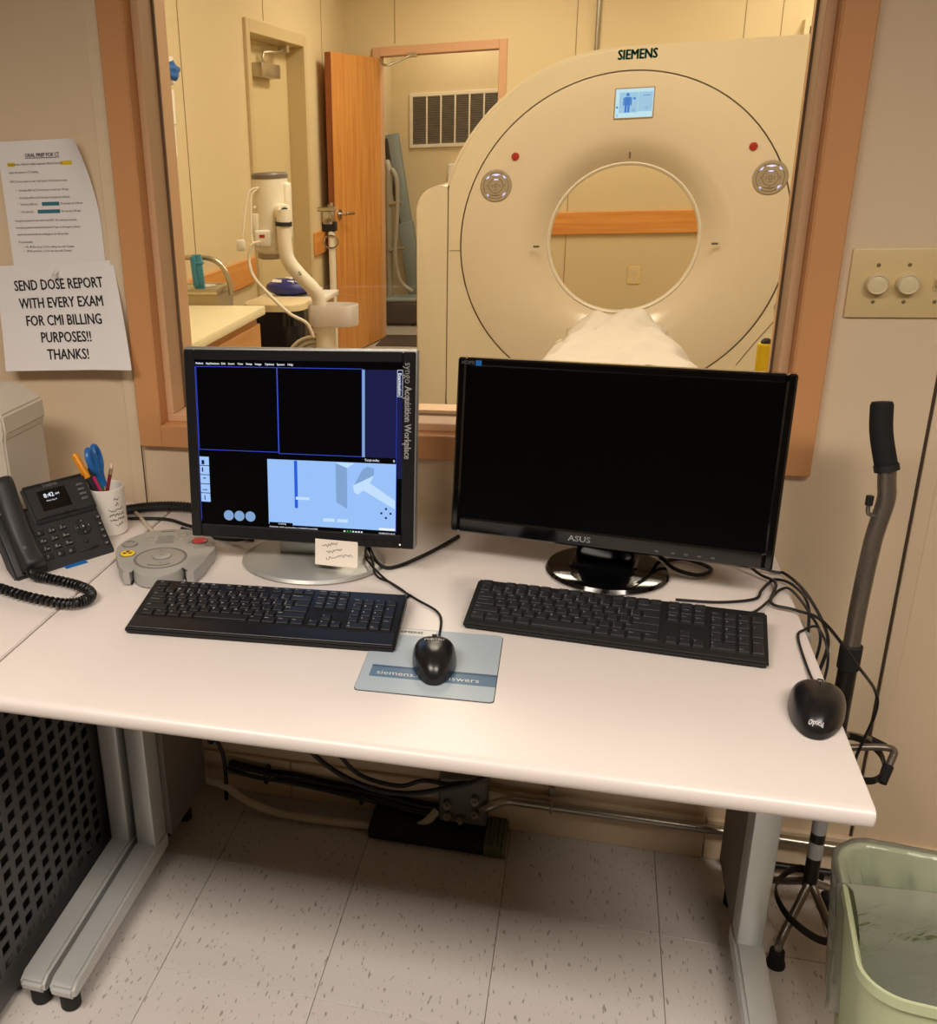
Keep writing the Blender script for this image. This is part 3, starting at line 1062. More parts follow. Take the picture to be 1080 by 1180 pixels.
part('foot', MB().lathe([(0.100, 0), (0.104, 0.004), (0.100, 0.010), (0.085, 0.014), (0.02, 0.016)], 48, T3((0, 0.01, 0)), 1.0, 0.95), 'gloss_black', mon2)
m = MB()
m.tube([(0.06, 0.05, 0.13), (0.075, 0.05, 0.05), (0.085, 0.08, 0.008), (0.12, 0.10, 0.006), (0.165, 0.07, 0.006), (0.14, 0.035, 0.006), (0.09, 0.05, 0.02), (0.06, 0.06, 0.10)], 0.0035, 8)
part('cord', m, 'cable_black', mon2)
part('cord', MB().tube([(-0.03, 0.05, 0.13), (-0.045, 0.05, 0.09), (-0.07, 0.03, 0.06), (-0.075, 0.05, 0.11)], 0.003, 8), 'cable_black', mon2)

# ------------------------------------------------------------------ KEYBOARDS
_KEYS = {}


def key_mesh(wd, dp, h, mname):
    k = (round(wd, 4), round(dp, 4), h, mname)
    if k not in _KEYS:
        m = MB()
        t = 0.0014
        a = [(-wd / 2, -dp / 2), (wd / 2, -dp / 2), (wd / 2, dp / 2), (-wd / 2, dp / 2)]
        b = [(-wd / 2 + t, -dp / 2 + t), (wd / 2 - t, -dp / 2 + t), (wd / 2 - t, dp / 2 - t * 0.6), (-wd / 2 + t, dp / 2 - t * 0.6)]
        e = 0.0006
        c = [(x * (1 - e / wd * 2), y * (1 - e / dp * 2)) for x, y in b]
        v = [(x, y, 0) for x, y in a] + [(x, y, h - e) for x, y in b] + [(x, y, h) for x, y in c]
        f = [(3, 2, 1, 0), (8, 9, 10, 11)]
        for s0, s1 in ((0, 4), (4, 8)):
            for i in range(4):
                j = (i + 1) % 4
                f.append((s0 + i, s0 + j, s1 + j, s1 + i))
        m.add(v, f)
        me = m.mesh('key', 0.3)
        me.materials.append(MATS[mname])
        _KEYS[k] = me
    return _KEYS[k]


def keyboard(label, loc, rotz, W, D, zf, zb, px, rows, keyd, keymat, bodymat, palm, cord, brand=None):
    kb = thing('keyboard', label, 'keyboard', (loc[0], loc[1], DZT), rotz)
    tilt = math.degrees(math.atan2(zb - zf, D))
    # body: wedge side profile swept along x
    XS = Matrix(((0, 0, 1, 0), (1, 0, 0, 0), (0, 1, 0, 0), (0, 0, 0, 1)))
    m = MB().prism([(-D / 2, 0.002), (-D / 2, zf - 0.002), (-D / 2 + 0.003, zf), (D / 2 - 0.003, zb), (D / 2, zb - 0.004), (D / 2 - 0.002, zb - 0.018), (D / 2 - 0.02, 0.008)],
                   -W / 2, W / 2, XS)
    bmesh.ops.bevel(m.bm, geom=[e for e in m.bm.edges if all(abs(abs(v.co.x) - W / 2) < 1e-6 for v in e.verts)], offset=0.003, segments=2, affect='EDGES')
    part('body', m, bodymat, kb)
    part('foot', MB().box(-W / 2 + 0.03, -W / 2 + 0.055, D / 2 - 0.03, D / 2 - 0.018, 0, 0.016, 0.001, 1), 'black_rubber', kb)
    part('foot', MB().box(W / 2 - 0.055, W / 2 - 0.03, D / 2 - 0.03, D / 2 - 0.018, 0, 0.016, 0.001, 1), 'black_rubber', kb)
    part('foot', MB().box(-W / 2 + 0.02, -W / 2 + 0.05, -D / 2 + 0.006, -D / 2 + 0.014, 0, 0.004), 'black_rubber', kb)
    part('foot', MB().box(W / 2 - 0.05, W / 2 - 0.02, -D / 2 + 0.006, -D / 2 + 0.014, 0, 0.004), 'black_rubber', kb)
    KM = T3((0, 0, (zf + zb) / 2)) @ RX(tilt)
    h = 0.0045
    leg = MB()
    for (x, y, wd, dp, txt) in rows:
        o = part('key', key_mesh(wd, dp, h, keymat), None, kb)
        o.matrix_local = KM @ T3((x, y, -0.0005))
        if txt:
            for q, t in enumerate(txt.split('|')):
                long = len(t) > 2
                leg.text(t, 0.0036 if long else 0.0055, KM @ T3((x - wd / 2 + 0.0028, y + dp * (0.2 if q == 0 else -0.22), h + 0.0001)), 0.0, 'L')
    part('key_legends', leg, 'legend' if palm else 'legend_dim', kb, kind='stuff')
    if palm:
        part('palm_strip', MB().box(-W / 2 + 0.004, W / 2 - 0.004, -D / 2 + 0.003, -D / 2 + palm, 0.0, 0.0012, 0.0005, 1, KM), 'bezel_black', kb)
        part('status_light', MB().disc((0, 0, 0), 0.0016, KM @ T3((0.075, D / 2 - 0.008, 0.0004)), 10), 'button_red', kb)
    part('cord', MB().tube(cord, 0.0022, 8, 8), 'cable_black', kb, True)
    return kb, KM


def layout(x0, rowy, u, dp, fn_dp, navx, numx, iso):
    K = []

    def row(y, spec, d=dp):
        x = x0
        for wd, t in spec:
            if t is not None:
                K.append((x + wd * u / 2, y, wd * u - 0.0016, d, t))
            x += wd * u
    f, n, q, a, z, s = rowy
    row(f, [(1, 'Esc'), (1, None)] + [(1, 'F%d' % k) for k in (1, 2, 3, 4)] + [(.5, None)] + [(1, 'F%d' % k) for k in (5, 6, 7, 8)] + [(.5, None)]
        + [(1, 'F%d' % k) for k in (9, 10, 11, 12)], fn_dp)
    row(n, [(1, '~|`'), (1, '!|1'), (1, '@|2'), (1, '#|3'), (1, '$|4'), (1, '%|5'), (1, '^|6'), (1, '&|7'), (1, '*|8'), (1, '(|9'), (1, ')|0'), (1, '_|-'), (1, '+|='), (2, 'Backspace')])
    row(q, [(1.5, 'Tab')] + [(1, c) for c in 'QWERTYUIOP'] + [(1, '{|['), (1, '}|]'), (1.5, '| \\')])
    row(a, [(1.75, 'Caps Lock')] + [(1, c) for c in 'ASDFGHJKL'] + [(1, ':|;'), (1, '"|\''), (2.25, 'Enter')])
    row(z, [(2.25, 'Shift')] + [(1, c) for c in 'ZXCVBNM'] + [(1, '<|,'), (1, '>|.'), (1, '?|/'), (2.75, 'Shift')])
    row(s, [(1.25, 'Ctrl'), (1.25, 'Fn' if not iso else 'Win'), (1.25, 'Win' if not iso else 'Alt'), (1.25, 'Alt'), (5, ' '), (1.25, 'Alt'), (1.25, 'Win'), (1.25, 'Menu'), (1.25, 'Ctrl')])

    def col(x, y, t, wd=1, d=None):
        K.append((navx + (x + wd / 2) * u, y, wd * u - 0.0016, d or dp, t))
    for k, t in enumerate(('PrtScn', 'ScrLk', 'Pause')):
        col(k, f, t, 1, fn_dp)
    for k, t in enumerate(('Insert', 'Home', 'PgUp')):
        col(k, n, t)
    for k, t in enumerate(('Delete', 'End', 'PgDn')):
        col(k, q, t)
    col(1, z, '^')
    for k, t in enumerate(('<', 'v', '>')):
        col(k, s, t)
    navx2 = numx
    for r, (y, ts) in enumerate(((n, ('Num', '/', '*', '-')), (q, ('7', '8', '9')), (a, ('4', '5', '6')), (z, ('1', '2', '3')))):
        for k, t in enumerate(ts):
            K.append((navx2 + (k + .5) * u, y, u - 0.0016, dp, t))
    K.append((navx2 + 1.0 * u, s, 2 * u - 0.0016, dp, '0|Ins'))
    K.append((navx2 + 2.5 * u, s, u - 0.0016, dp, '.|Del'))
    K.append((navx2 + 3.5 * u, (q + a) / 2, u - 0.0016, dp + abs(q - a), '+'))
    K.append((navx2 + 3.5 * u, (z + s) / 2, u - 0.0016, dp + abs(z - s), 'Enter'))
    return K


uL = 0.01815
rowsL = (0.0575, 0.0385, 0.0215, 0.0045, -0.0125, -0.0295)
keyboard('black keyboard with palm strip, in front of the lit square monitor', (-0.367, -0.522), 3.1, 0.434, 0.150, 0.012, 0.030, 0,
         layout(-0.205, rowsL, uL, 0.0155, 0.0125, 0.0725, 0.1335, True), 0.0155, 'key_black', 'black_plastic', 0.036,
         [(-0.158, -0.43, 0.765), (-0.165, -0.405, 0.7455), (-0.163, -0.386, 0.7445), (-0.200, -0.345, 0.7445), (-0.232, -0.318, 0.7445), (-0.25, -0.27, 0.76), (-0.27, -0.23, 0.76)])
uR = 0.0187
rowsR = (0.0505, 0.0330, 0.0145, -0.004, -0.0225, -0.041)
keyboard('black flat keyboard without palm strip, in front of the dark wide monitor', (0.164, -0.442), -5.2, 0.436, 0.122, 0.012, 0.034, 0,
         layout(-0.210, rowsR, uR, 0.0165, 0.0105, 0.0775, 0.1385, False), 0.0165, 'key_black_matt', 'key_body_matt', 0,
         [(0.345, -0.398, 0.768), (0.375, -0.36, 0.752), (0.405, -0.30, 0.7445), (0.43, -0.25, 0.7445), (0.445, -0.26, 0.75), (0.46, -0.33, 0.745), (0.472, -0.37, 0.72), (0.47, -0.34, 0.62)])

# ------------------------------------------------------------------ MOUSE PAD + MICE
pad = thing('mouse_pad', 'pale blue printed mouse pad under the mouse on the desk front', 'mouse pad', (-0.089, -0.597, DZT), 1.5)
PW, PD = 0.193, 0.193


def rrect(w2, h2, r, n=5):
    P = []
    for cx, cy, a0 in ((w2 - r, h2 - r, 0), (-w2 + r, h2 - r, 90), (-w2 + r, -h2 + r, 180), (w2 - r, -h2 + r, 270)):
        for k in range(n + 1):
            a = R(a0 + 90 * k / n)
            P.append((cx + r * math.cos(a), cy + r * math.sin(a)))
    return P


part('sheet', MB().prism(rrect(PW / 2, PD / 2, 0.006), 0.0004, 0.0022), 'pad_blue', pad)
part('base', MB().prism(rrect(PW / 2 + 0.0008, PD / 2 + 0.0008, 0.0065), 0.0, 0.0009), 'black_rubber', pad)
z = 0.00225
part('printed_band', MB().quad([(-0.083, -0.058, z), (PW / 2, -0.058, z), (PW / 2, -0.030, z), (-0.083, -0.030, z)]), 'pad_band', pad)
part('printed_band', MB().quad([(-0.083, -0.030, z), (PW / 2, -0.030, z), (PW / 2, -0.024, z), (-0.083, -0.024, z)]), 'pad_band_dark', pad)
part('printed_label', MB().quad([(-0.085, 0.074, z), (-0.005, 0.074, z), (-0.005, 0.0935, z), (-0.085, 0.0935, z)]), 'pad_white', pad)
part('printed_lettering', MB().text('SIEMENS', 0.0095, T3((-0.046, 0.084, z + 0.0002)), 0.03, 'C', 1.25), 'ctrl_dark', pad)
part('printed_lettering', MB().text('siemens.com/answers', 0.0165, T3((0.0, -0.0455, z + 0.0002)), 0.0, 'C', 1.02), 'pad_white', pad)


def mouse(label, loc, rotz, L, Wd, H, cord, marks, z0):
    ms = thing('computer_mouse', label, 'mouse', (loc[0], loc[1], DZT + z0), rotz)
    nv, nu = 13, 32
    m = MB()
    rings = []
    for j in range(nv):
        ph = j / (nv - 1) * math.pi / 2
        rr, zz = math.cos(ph) ** 0.55, math.sin(ph) ** 0.9
        ring = []
        for i in range(nu):
            a = 2 * math.pi * i / nu
            ca, sa = math.cos(a), math.sin(a)
            e = 2 / 2.5
            x = math.copysign(abs(ca) ** e, ca) * Wd / 2
            y = math.copysign(abs(sa) ** e, sa) * L / 2
            y01 = y / (L / 2)
            x *= 1.0 + 0.20 * y01 - 0.12 * y01 * y01      # wider at the cord end
            hz = H * (0.92 - 0.04 * y01 * rr - 0.22 * (y01 * rr) ** 2)
            ring.append(m.bm.verts.new((x * rr, y * rr, 0.002 + hz * zz)))
        rings.append(ring)
    for p, q in zip(rings, rings[1:]):
        for i in range(nu):
            m.bm.faces.new((p[i], p[(i + 1) % nu], q[(i + 1) % nu], q[i]))
    m.bm.faces.new(rings[0][::-1])
    bmesh.ops.remove_doubles(m.bm, verts=m.bm.verts, dist=1e-5)
    body = part('body', m, 'mouse_black', ms)
    part('glide_pad', MB().box(-0.012, 0.012, -L / 2 + 0.012, L / 2 - 0.012, 0, 0.0025), 'black_rubber', ms)

    def surf(x, y):
        yl = y / (L / 2)
        rr = 0.05
        for _ in range(12):      # the side outline depends on the raw position along the body
            yr = max(-1, min(1, yl / max(rr, 0.05)))
            k = 1.0 + 0.20 * yr - 0.12 * yr * yr
            rr = (abs(x / (Wd / 2 * k)) ** 2.5 + abs(yl) ** 2.5) ** 0.4
        return 0.002 + H * (0.92 - 0.04 * yl - 0.22 * yl * yl) * max(0.0, 1 - min(1, rr) ** 3.636) ** 0.45
    seam = [(0, L / 2 * t, surf(0, L / 2 * t) + 0.0002) for t in (0.25, 0.4, 0.55, 0.7, 0.8)]
    part('button_seam', MB().tube(seam, 0.0007, 5, 2), 'dark_inside', body)
    part('scroll_wheel', MB().cyl((-0.0035, L * 0.26, surf(0, L * 0.26) - 0.004), (0.0035, L * 0.26, surf(0, L * 0.26) - 0.004), 0.0065, 16), 'black_rubber', ms)
    for t, y, sz in marks:
        if t == 'ring':
            mm = MB().tube([(0.0048 * math.cos(a / 12 * math.pi), y + 0.0048 * math.sin(a / 12 * math.pi), 0) for a in range(24)], 0.0006, 5, 0, True)
            mm.text('hp', 0.0085, T3((0, y, 0)), 0, 'C')
        else:
            mm = MB().text(t, sz, T3((0, y, 0)), 0.02, 'C')
        for v in mm.bm.verts:
            v.co.z += surf(v.co.x, v.co.y) + 0.0006
        part('mark', mm, 'legend', body)
    part('cord', MB().tube(cord, 0.002, 8, 8), 'cable_black', ms, True)
    return ms


mouse('black mouse on the pale blue mouse pad', (-0.083, -0.612), 8, 0.112, 0.062, 0.040,
      [(-0.086, -0.559, 0.756), (-0.089, -0.523, 0.7445), (-0.101, -0.445, 0.7435), (-0.15, -0.395, 0.7435), (-0.21, -0.335, 0.7445), (-0.255, -0.29, 0.7625), (-0.27, -0.22, 0.762)],
      [('FUJITSU', 0.012, 0.0085)], 0.0022)
mouse('black mouse on the bare white worktop corner', (0.417, -0.632), -12, 0.124, 0.066, 0.040,
      [(0.425, -0.572, 0.756), (0.427, -0.53, 0.7445), (0.43, -0.42, 0.743), (0.442, -0.39, 0.743), (0.464, -0.385, 0.745), (0.475, -0.42, 0.70), (0.46, -0.40, 0.55)],
      [('ring', 0.034, 0), ('Optical', -0.0550, 0.0058)], 0.0)

# ------------------------------------------------------------------ SCANNER CONTROL BOX
cb = thing('scan_control_box', 'round grey scanner intercom box with yellow and red buttons beside the phone', 'control box', (-0.627, -0.335, DZT), 18)
P = []
for k in range(41):
    a = R(-24 + 228 * k / 40)
    P.append((0.093 * math.cos(a), 0.018 + 0.094 * math.sin(a)))
P += [(-0.078, -0.055), (-0.066, -0.088), (-0.054, -0.090)]
for k in range(15):
    a = R(180 + 180 * k / 14)
    P.append((-0.005 + 0.046 * math.cos(a), -0.064 + 0.046 * math.sin(a)))
P += [(0.047, -0.095), (0.060, -0.098), (0.076, -0.06)]
part('body', MB().prism(P, 0.003, 0.026, ID, 0.003, 2), 'ctrl_grey', cb)
part('base', MB().prism([(x * 0.95, y * 0.95) for x, y in P], 0.0, 0.004), 'black_rubber', cb)
dl = part('dial_dish', MB().lathe([(0.049, 0.0262), (0.047, 0.0275), (0.0455, 0.0262), (0.043, 0.0262)], 40, T3((-0.005, -0.030, 0)), cap=False), 'ctrl_dark', cb)
part('dial_plate', MB().lathe([(0.0435, 0.0255), (0.0435, 0.0265), (0.0425, 0.0267)], 40, T3((-0.005, -0.030, 0)), cap=True), 'silver_plastic', cb)
part('dial_button', MB().lathe([(0.0165, 0.026), (0.0165, 0.0285), (0.0150, 0.0293)], 28, T3((-0.003, -0.024, 0))), 'ctrl_grey', cb)
m = MB().tube([(-0.003 + 0.0168 * math.cos(a / 14 * math.pi), -0.024 + 0.0168 * math.sin(a / 14 * math.pi), 0.0272) for a in range(28)], 0.0008, 5, 0, True)
m.ribbon([(-0.005 + 0.036 * math.cos(R(t)), -0.030 + 0.036 * math.sin(R(t)), 0.0270) for t in (235, 252, 270, 288, 305)], 0.001, 0.003, 3)
m.text('|||', 0.006, T3((-0.003, -0.024, 0.0296)), 0.02)
m.text('v', 0.009, T3((-0.003, -0.052, 0.0270)), 0.03)
m.text('^', 0.009, T3((-0.008, 0.002, 0.0270)), 0.03)
part('dial_marks', m, 'ctrl_dark', cb)
for (x, y, mm, rr, nm) in ((-0.068, -0.004, 'ctrl_yellow', 0.0135, 'yellow_button'), (0.062, 0.042, 'ctrl_red', 0.0145, 'red_button'), (-0.070, 0.043, 'ctrl_mid', 0.0140, 'grey_button')):
    bt = part(nm, MB().lathe([(rr, 0.025), (rr, 0.0283), (rr - 0.002, 0.0292)], 24, T3((x, y, 0))), mm, cb)
    part('button_rim', MB().lathe([(rr + 0.0016, 0.0258), (rr + 0.0012, 0.0272), (rr + 0.0002, 0.0272), (rr + 0.0002, 0.0258)], 24, T3((x, y, 0)), cap=False), 'ctrl_dark', bt)
    if nm == 'yellow_button':
        gl = MB()
        for k in range(3):
            a0 = 90 + 120 * k
            gl.add([(x + r * math.cos(R(a0 + t)), y + r * math.sin(R(a0 + t)), 0.0294) for r, t in ((0.0028, -30), (0.0085, -30), (0.0092, 0), (0.0085, 30), (0.0028, 30))], [(0, 1, 2, 3, 4)])
        gl.disc((x, y, 0.0294), 0.0016)
        part('warning_trefoil', gl, 'ink', bt)
    elif nm == 'grey_button':
        part('button_mark', MB().ribbon([(x + 0.008 * math.cos(R(t)), y + 0.008 * math.sin(R(t)), 0.0294) for t in (20, 60, 100, 140)], 0.0006, 0.002, 3), 'ctrl_dark', bt)
for (x, y) in ((-0.036, 0.066), (-0.030, 0.045), (0.026, 0.078), (0.020, 0.056)):
    part('key_button', MB().box(x - 0.0085, x + 0.0085, y - 0.0075, y + 0.0075, 0.025, 0.0275, 0.001, 2), 'silver_plastic', cb)
part('small_light', MB().lathe([(0.005, 0.025), (0.005, 0.0275), (0.004, 0.028)], 16, T3((0.040, 0.040, 0))), 'sticker', cb)
m = MB()
for k in range(8):
    m.box(-0.02, 0.012, 0.040 + k * 0.005, 0.0415 + k * 0.005, 0.0257, 0.0264)
part('speaker_slots', m, 'ctrl_dark', cb)
part('lettering', MB().text('SIEMENS', 0.0065, T3((-0.004, 0.100, 0.0264)), 0.03), 'ctrl_dark', cb)
m = MB()
for k in range(3):
    m.box(0.052, 0.075, 0.006 + k * 0.006, 0.0067 + k * 0.006, 0.0258, 0.0262)
part('print_lines', m, 'ctrl_dark', cb)
part('cord', MB().tube([(-0.690, -0.235, 0.755), (-0.71, -0.205, 0.747), (-0.74, -0.17, 0.745), (-0.80, -0.10, 0.745), (-0.86, -0.055, 0.745)], 0.004, 8), 'cable_beige', cb, True)

# ------------------------------------------------------------------ DESK PHONE
ph = thing('desk_telephone', 'black desk telephone with handset, display and keypad on the left desk', 'telephone', (-0.809, -0.378, DZT), 54.6)
FM = RX(52.0)                      # face frame: x right, y up the sloping face, z out of the face
XS = Matrix(((0, 0, 1, 0), (1, 0, 0, 0), (0, 1, 0, 0), (0, 0, 0, 1)))
hw = 0.102
c52, s52 = math.cos(R(52)), math.sin(R(52))


def fpt(v, d):
    return (v * c52 - d * s52, v * s52 + d * c52)


m = MB().prism([fpt(0.03, -0.024), (0.014, 0.0005), (0.0, 0.0005), fpt(0.003, 0), fpt(0.128, 0), fpt(0.131, -0.003), fpt(0.131, -0.024)], -hw, hw, XS)
bmesh.ops.bevel(m.bm, geom=[e for e in m.bm.edges if all(abs(abs(v.co.x) - hw) < 1e-6 for v in e.verts)], offset=0.004, segments=2, affect='EDGES')
part('body', m, 'phone_black', ph)
m = MB().prism([fpt(0.093, -0.012), fpt(0.093, 0.004), fpt(0.096, 0.006), fpt(0.168, 0.004), fpt(0.1715, 0.0), fpt(0.1715, -0.012)], -0.0285, hw, XS)
bmesh.ops.bevel(m.bm, geom=[e for e in m.bm.edges if all(min(abs(v.co.x - hw), abs(v.co.x + 0.0285)) < 1e-6 for v in e.verts)], offset=0.005, segments=2, affect='EDGES')
part('display_housing', m, 'phone_black', ph)
part('stand', MB().prism([(0.010, 0.0), fpt(0.02, -0.022), fpt(0.12, -0.022), (0.165, 0.0)], -0.07, 0.07, XS), 'phone_black', ph)
sc = part('screen', MB().box(-0.0035, 0.0545, 0.1125, 0.154, 0.0035, 0.0066, 0.0005, 1, FM), 'gloss_black', ph)
m = MB().text('8:42', 0.012, FM @ T3((0.017, 0.142, 0.0068)), 0.02).text('AM', 0.006, FM @ T3((0.034, 0.1415, 0.0068)), 0.01)
m.text('Wed, Sep 4', 0.0045, FM @ T3((0.019, 0.1315, 0.0068)))
part('screen_writing', m, 'scr_white', sc)
part('lettering', MB().text('Yealink', 0.0105, FM @ T3((0.027, 0.1632, 0.0052)), 0.01), 'legend_dim', ph)
for k in range(4):
    part('line_key', MB().box(0.0765, 0.0900, 0.1455 - k * 0.0097, 0.1505 - k * 0.0097, 0.003, 0.0075, 0.001, 2, FM), 'phone_grey', ph)
for x in (-0.0048, 0.0145, 0.0330, 0.052):
    part('soft_key', MB().box(x - 0.008, x + 0.008, 0.1000, 0.1045, 0.003, 0.0078, 0.001, 2, FM), 'phone_key', ph)
lg = MB()
for r, ts in enumerate((('1', '2abc', '3def'), ('4ghi', '5jkl', '6mno'), ('7pqrs', '8tuv', '9wxyz'), ('*', '0', '#'))):
    for q, t in enumerate(ts):
        x, y = (-0.025 + q * 0.0223), 0.0755 - r * 0.0163
        part('keypad_key', MB().box(x - 0.0075, x + 0.0075, y - 0.005, y + 0.005, -0.001, 0.0035, 0.0012, 2, FM), 'phone_key', ph)
        lg.text(t[0], 0.0075, FM @ T3((x - 0.003, y, 0.0037)), 0.01)
        if len(t) > 1:
            lg.text(t[1:], 0.0035, FM @ T3((x + 0.003, y - 0.001, 0.0037)))
part('keypad_legends', lg, 'legend', ph, kind='stuff')
nx, nyy = 0.0585, 0.0655
part('navigation_pad', MB().lathe([(0.0165, -0.001), (0.0165, 0.002), (0.0150, 0.003), (0.0075, 0.0022)], 28, FM @ T3((nx, nyy, 0))), 'phone_key', ph)
part('navigation_button', MB().lathe([(0.0065, 0.001), (0.0065, 0.004), (0.0055, 0.0045)], 20, FM @ T3((nx, nyy, 0))), 'phone_key', ph)
m = MB()
for a in (0, 90, 180, 270):
    m.disc((nx + 0.0118 * math.cos(R(a)), nyy + 0.0118 * math.sin(R(a)), 0.0033), 0.0009, FM, 8)
m.disc((nx, nyy, 0.0047), 0.0016, FM, 10)
part('navigation_marks', m, 'legend', ph)
for k in range(5):
    x, y = 0.0945 - k * 0.0008, 0.0763 - k * 0.0137
    kk = part('function_key', MB().box(x - 0.0055, x + 0.0055, y - 0.0045, y + 0.0045, -0.001, 0.003, 0.001, 2, FM), 'phone_key', ph)
    part('key_mark', MB().ribbon([(x - 0.0022, y + 0.0012, 0), (x, y - 0.0012, 0), (x + 0.0022, y + 0.0012, 0)], 0.0003, 0.0008, 0).text('-', 0.006, T3((x, y - 0.0012, 0))), 'legend', kk).data.transform(FM @ T3((0, 0, 0.0032)))
part('clear_key', MB().box(0.0499, 0.058, 0.033, 0.040, -0.001, 0.003, 0.001, 2, FM), 'phone_key', ph)
part('volume_key', MB().box(0.036, 0.074, 0.0185, 0.0235, -0.001, 0.0028, 0.001, 2, FM), 'phone_key', ph)
# handset: long bar lying up the face on the left
hs = MB()
prof = [(0.010, 0.000, 0.030), (0.016, 0.006, 0.040), (0.045, 0.010, 0.034), (0.09, 0.014, 0.030), (0.135, 0.010, 0.034), (0.178, 0.006, 0.042), (0.190, 0.000, 0.034)]
sec = []
for v, lo, hi in catmull([(a, b2, c2) for a, b2, c2 in prof], 4):
    xa, xb = -0.0875, -0.045
    rr = 0.010
    sec.append([hs.bm.verts.new(FM @ Vector(p)) for p in ((xa + rr * .3, v, lo), (xb - rr * .3, v, lo), (xb, v, lo + 0.006), (xb, v, hi - 0.012), (xb - 0.004, v, hi - 0.004),
                                                          (xb - 0.012, v, hi), (xa + 0.012, v, hi), (xa + 0.004, v, hi - 0.004), (xa, v, hi - 0.012), (xa, v, lo + 0.006))])
for a, b2 in zip(sec, sec[1:]):
    for k in range(10):
        hs.bm.faces.new((a[k], a[(k + 1) % 10], b2[(k + 1) % 10], b2[k]))
hs.bm.faces.new(sec[0][::-1])
hs.bm.faces.new(sec[-1])
hnd = part('handset', hs, 'phone_black', ph, sharp=0.9)
part('handset_badge', MB().disc((-0.0755, 0.0475, 0.0350), 0.0035, FM, 14), 'phone_grey', hnd)
part('cradle', MB().box(-0.098, -0.036, 0.004, 0.125, -0.002, 0.004, 0.003, 2, FM), 'phone_key', ph)
# coiled cord from the handset to the left
pts = catmull([(-0.857, -0.435, 0.775), (-0.835, -0.455, 0.756), (-0.80, -0.462, 0.7535), (-0.735, -0.478, 0.7535), (-0.695, -0.500, 0.7535), (-0.688, -0.528, 0.7535), (-0.715, -0.550, 0.7535), (-0.79, -0.540, 0.7535), (-0.87, -0.515, 0.7535), (-0.95, -0.49, 0.7535)], 18)
L = len(pts)
coil = []
turns = 62
for i in range(L * 8):
    t = i / (L * 8 - 1) * (L - 1)
    k = min(int(t), L - 2)
    p = pts[k].lerp(pts[k + 1], t - k)
    tg = (pts[k + 1] - pts[k]).normalized()
    u = tg.cross(Vector((0, 0, 1))).normalized()
    v = u.cross(tg)
    a = 2 * math.pi * turns * i / (L * 8)
    rr = 0.0072 * min(1, i / (L * 8) * 12)
    coil.append(p + u * rr * math.cos(a) + v * rr * math.sin(a))
part('coiled_cord', MB().tube(coil, 0.0024, 5, 0), 'cable_black', ph, True)
part('coiled_cord_core', MB().tube(pts[16:], 0.0052, 6, 0), 'cable_black', ph, True)

card = MB().prism([(-0.022, -0.008), (0.022, -0.008), (0.022, 0.012), (-0.022, 0.012)], 0, 0.0012)
t = thing('paper_slip', 'sliver of blue card peeping out under the telephone', 'card', (-0.7965, -0.3685, DZT), 54.6)
part('card', card, 'blue_plastic', t)

# ------------------------------------------------------------------ BEIGE HOUSING behind the phone
bx = thing('equipment_housing', 'beige plastic housing with sloped shoulders behind the telephone', 'equipment box', (-1.08, -0.22, DZT), 0)
m = MB()
sect = [((-0.12, 0.12), (-0.075, 0.070), 0.0), ((-0.12, 0.12), (-0.075, 0.070), 0.215), ((-0.12, 0.126), (-0.078, 0.074), 0.222), ((-0.12, 0.124), (-0.078, 0.074), 0.262), ((-0.115, 0.085), (-0.07, 0.066), 0.292), ((-0.10, 0.06), (-0.05, 0.05), 0.298)]
rings = [[m.bm.verts.new(p) for p in ((xa, ya, z), (xb, ya, z), (xb, yb, z), (xa, yb, z))] for (xa, xb), (ya, yb), z in sect]
for a, b2 in zip(rings, rings[1:]):
    for k in range(4):
        m.bm.faces.new((a[k], a[(k + 1) % 4], b2[(k + 1) % 4], b2[k]))
m.bm.faces.new(rings[0][::-1])
m.bm.faces.new(rings[-1])
bmesh.ops.bevel(m.bm, geom=list(m.bm.edges), offset=0.004, segments=2, affect='EDGES')
part('shell', m, 'beige_plastic', bx)
part('front_panel', MB().box(-0.10, 0.095, -0.0765, -0.074, 0.02, 0.20, 0.002, 1), 'white_plastic', bx)
part('foot', MB().box(-0.1, -0.08, -0.06, 0.05, -0.0, 0.002).box(0.08, 0.1, -0.06, 0.05, -0.0, 0.002), 'black_rubber', bx)

# ------------------------------------------------------------------ MUG with pens
mug = thing('mug', 'white mug with black handwriting, full of pens behind the telephone', 'mug', (-0.808, -0.20, DZT))
MR, MH = 0.036, 0.098
part('cup', MB().lathe([(MR - 0.004, 0), (MR, 0.004), (MR, MH - 0.001), (MR - 0.0015, MH), (MR - 0.003, MH - 0.001), (MR - 0.0035, 0.008), (0.002, 0.007)], 40), 'white_ceramic', mug)
part('handle', MB().tube([(-MR + 0.002, 0.0, 0.078), (-MR - 0.022, 0.0, 0.074), (-MR - 0.026, 0.0, 0.05), (-MR - 0.018, 0.0, 0.026), (-MR + 0.002, 0.0, 0.022)], 0.005, 10), 'white_ceramic', mug)
m = MB()
rnd = random.Random(11)
for (z, a0, n, amp) in ((0.078, -42, 5, 0.004), (0.068, -38, 3, 0.004), (0.056, -62, 13, 0.003), (0.046, -60, 13, 0.003), (0.036, -58, 12, 0.003), (0.025, -42, 6, 0.004)):
    pts = []
    for k in range(n * 2):
        a = R(a0 + k * 2.3)
        pts.append(((MR + 0.0003) * math.cos(a), (MR + 0.0003) * math.sin(a), z + rnd.uniform(-amp, amp)))
    m.tube(pts, 0.0005, 4, 3)
part('handwriting', m, 'ink', mug)
GP = 'pens and pencils standing in the mug'


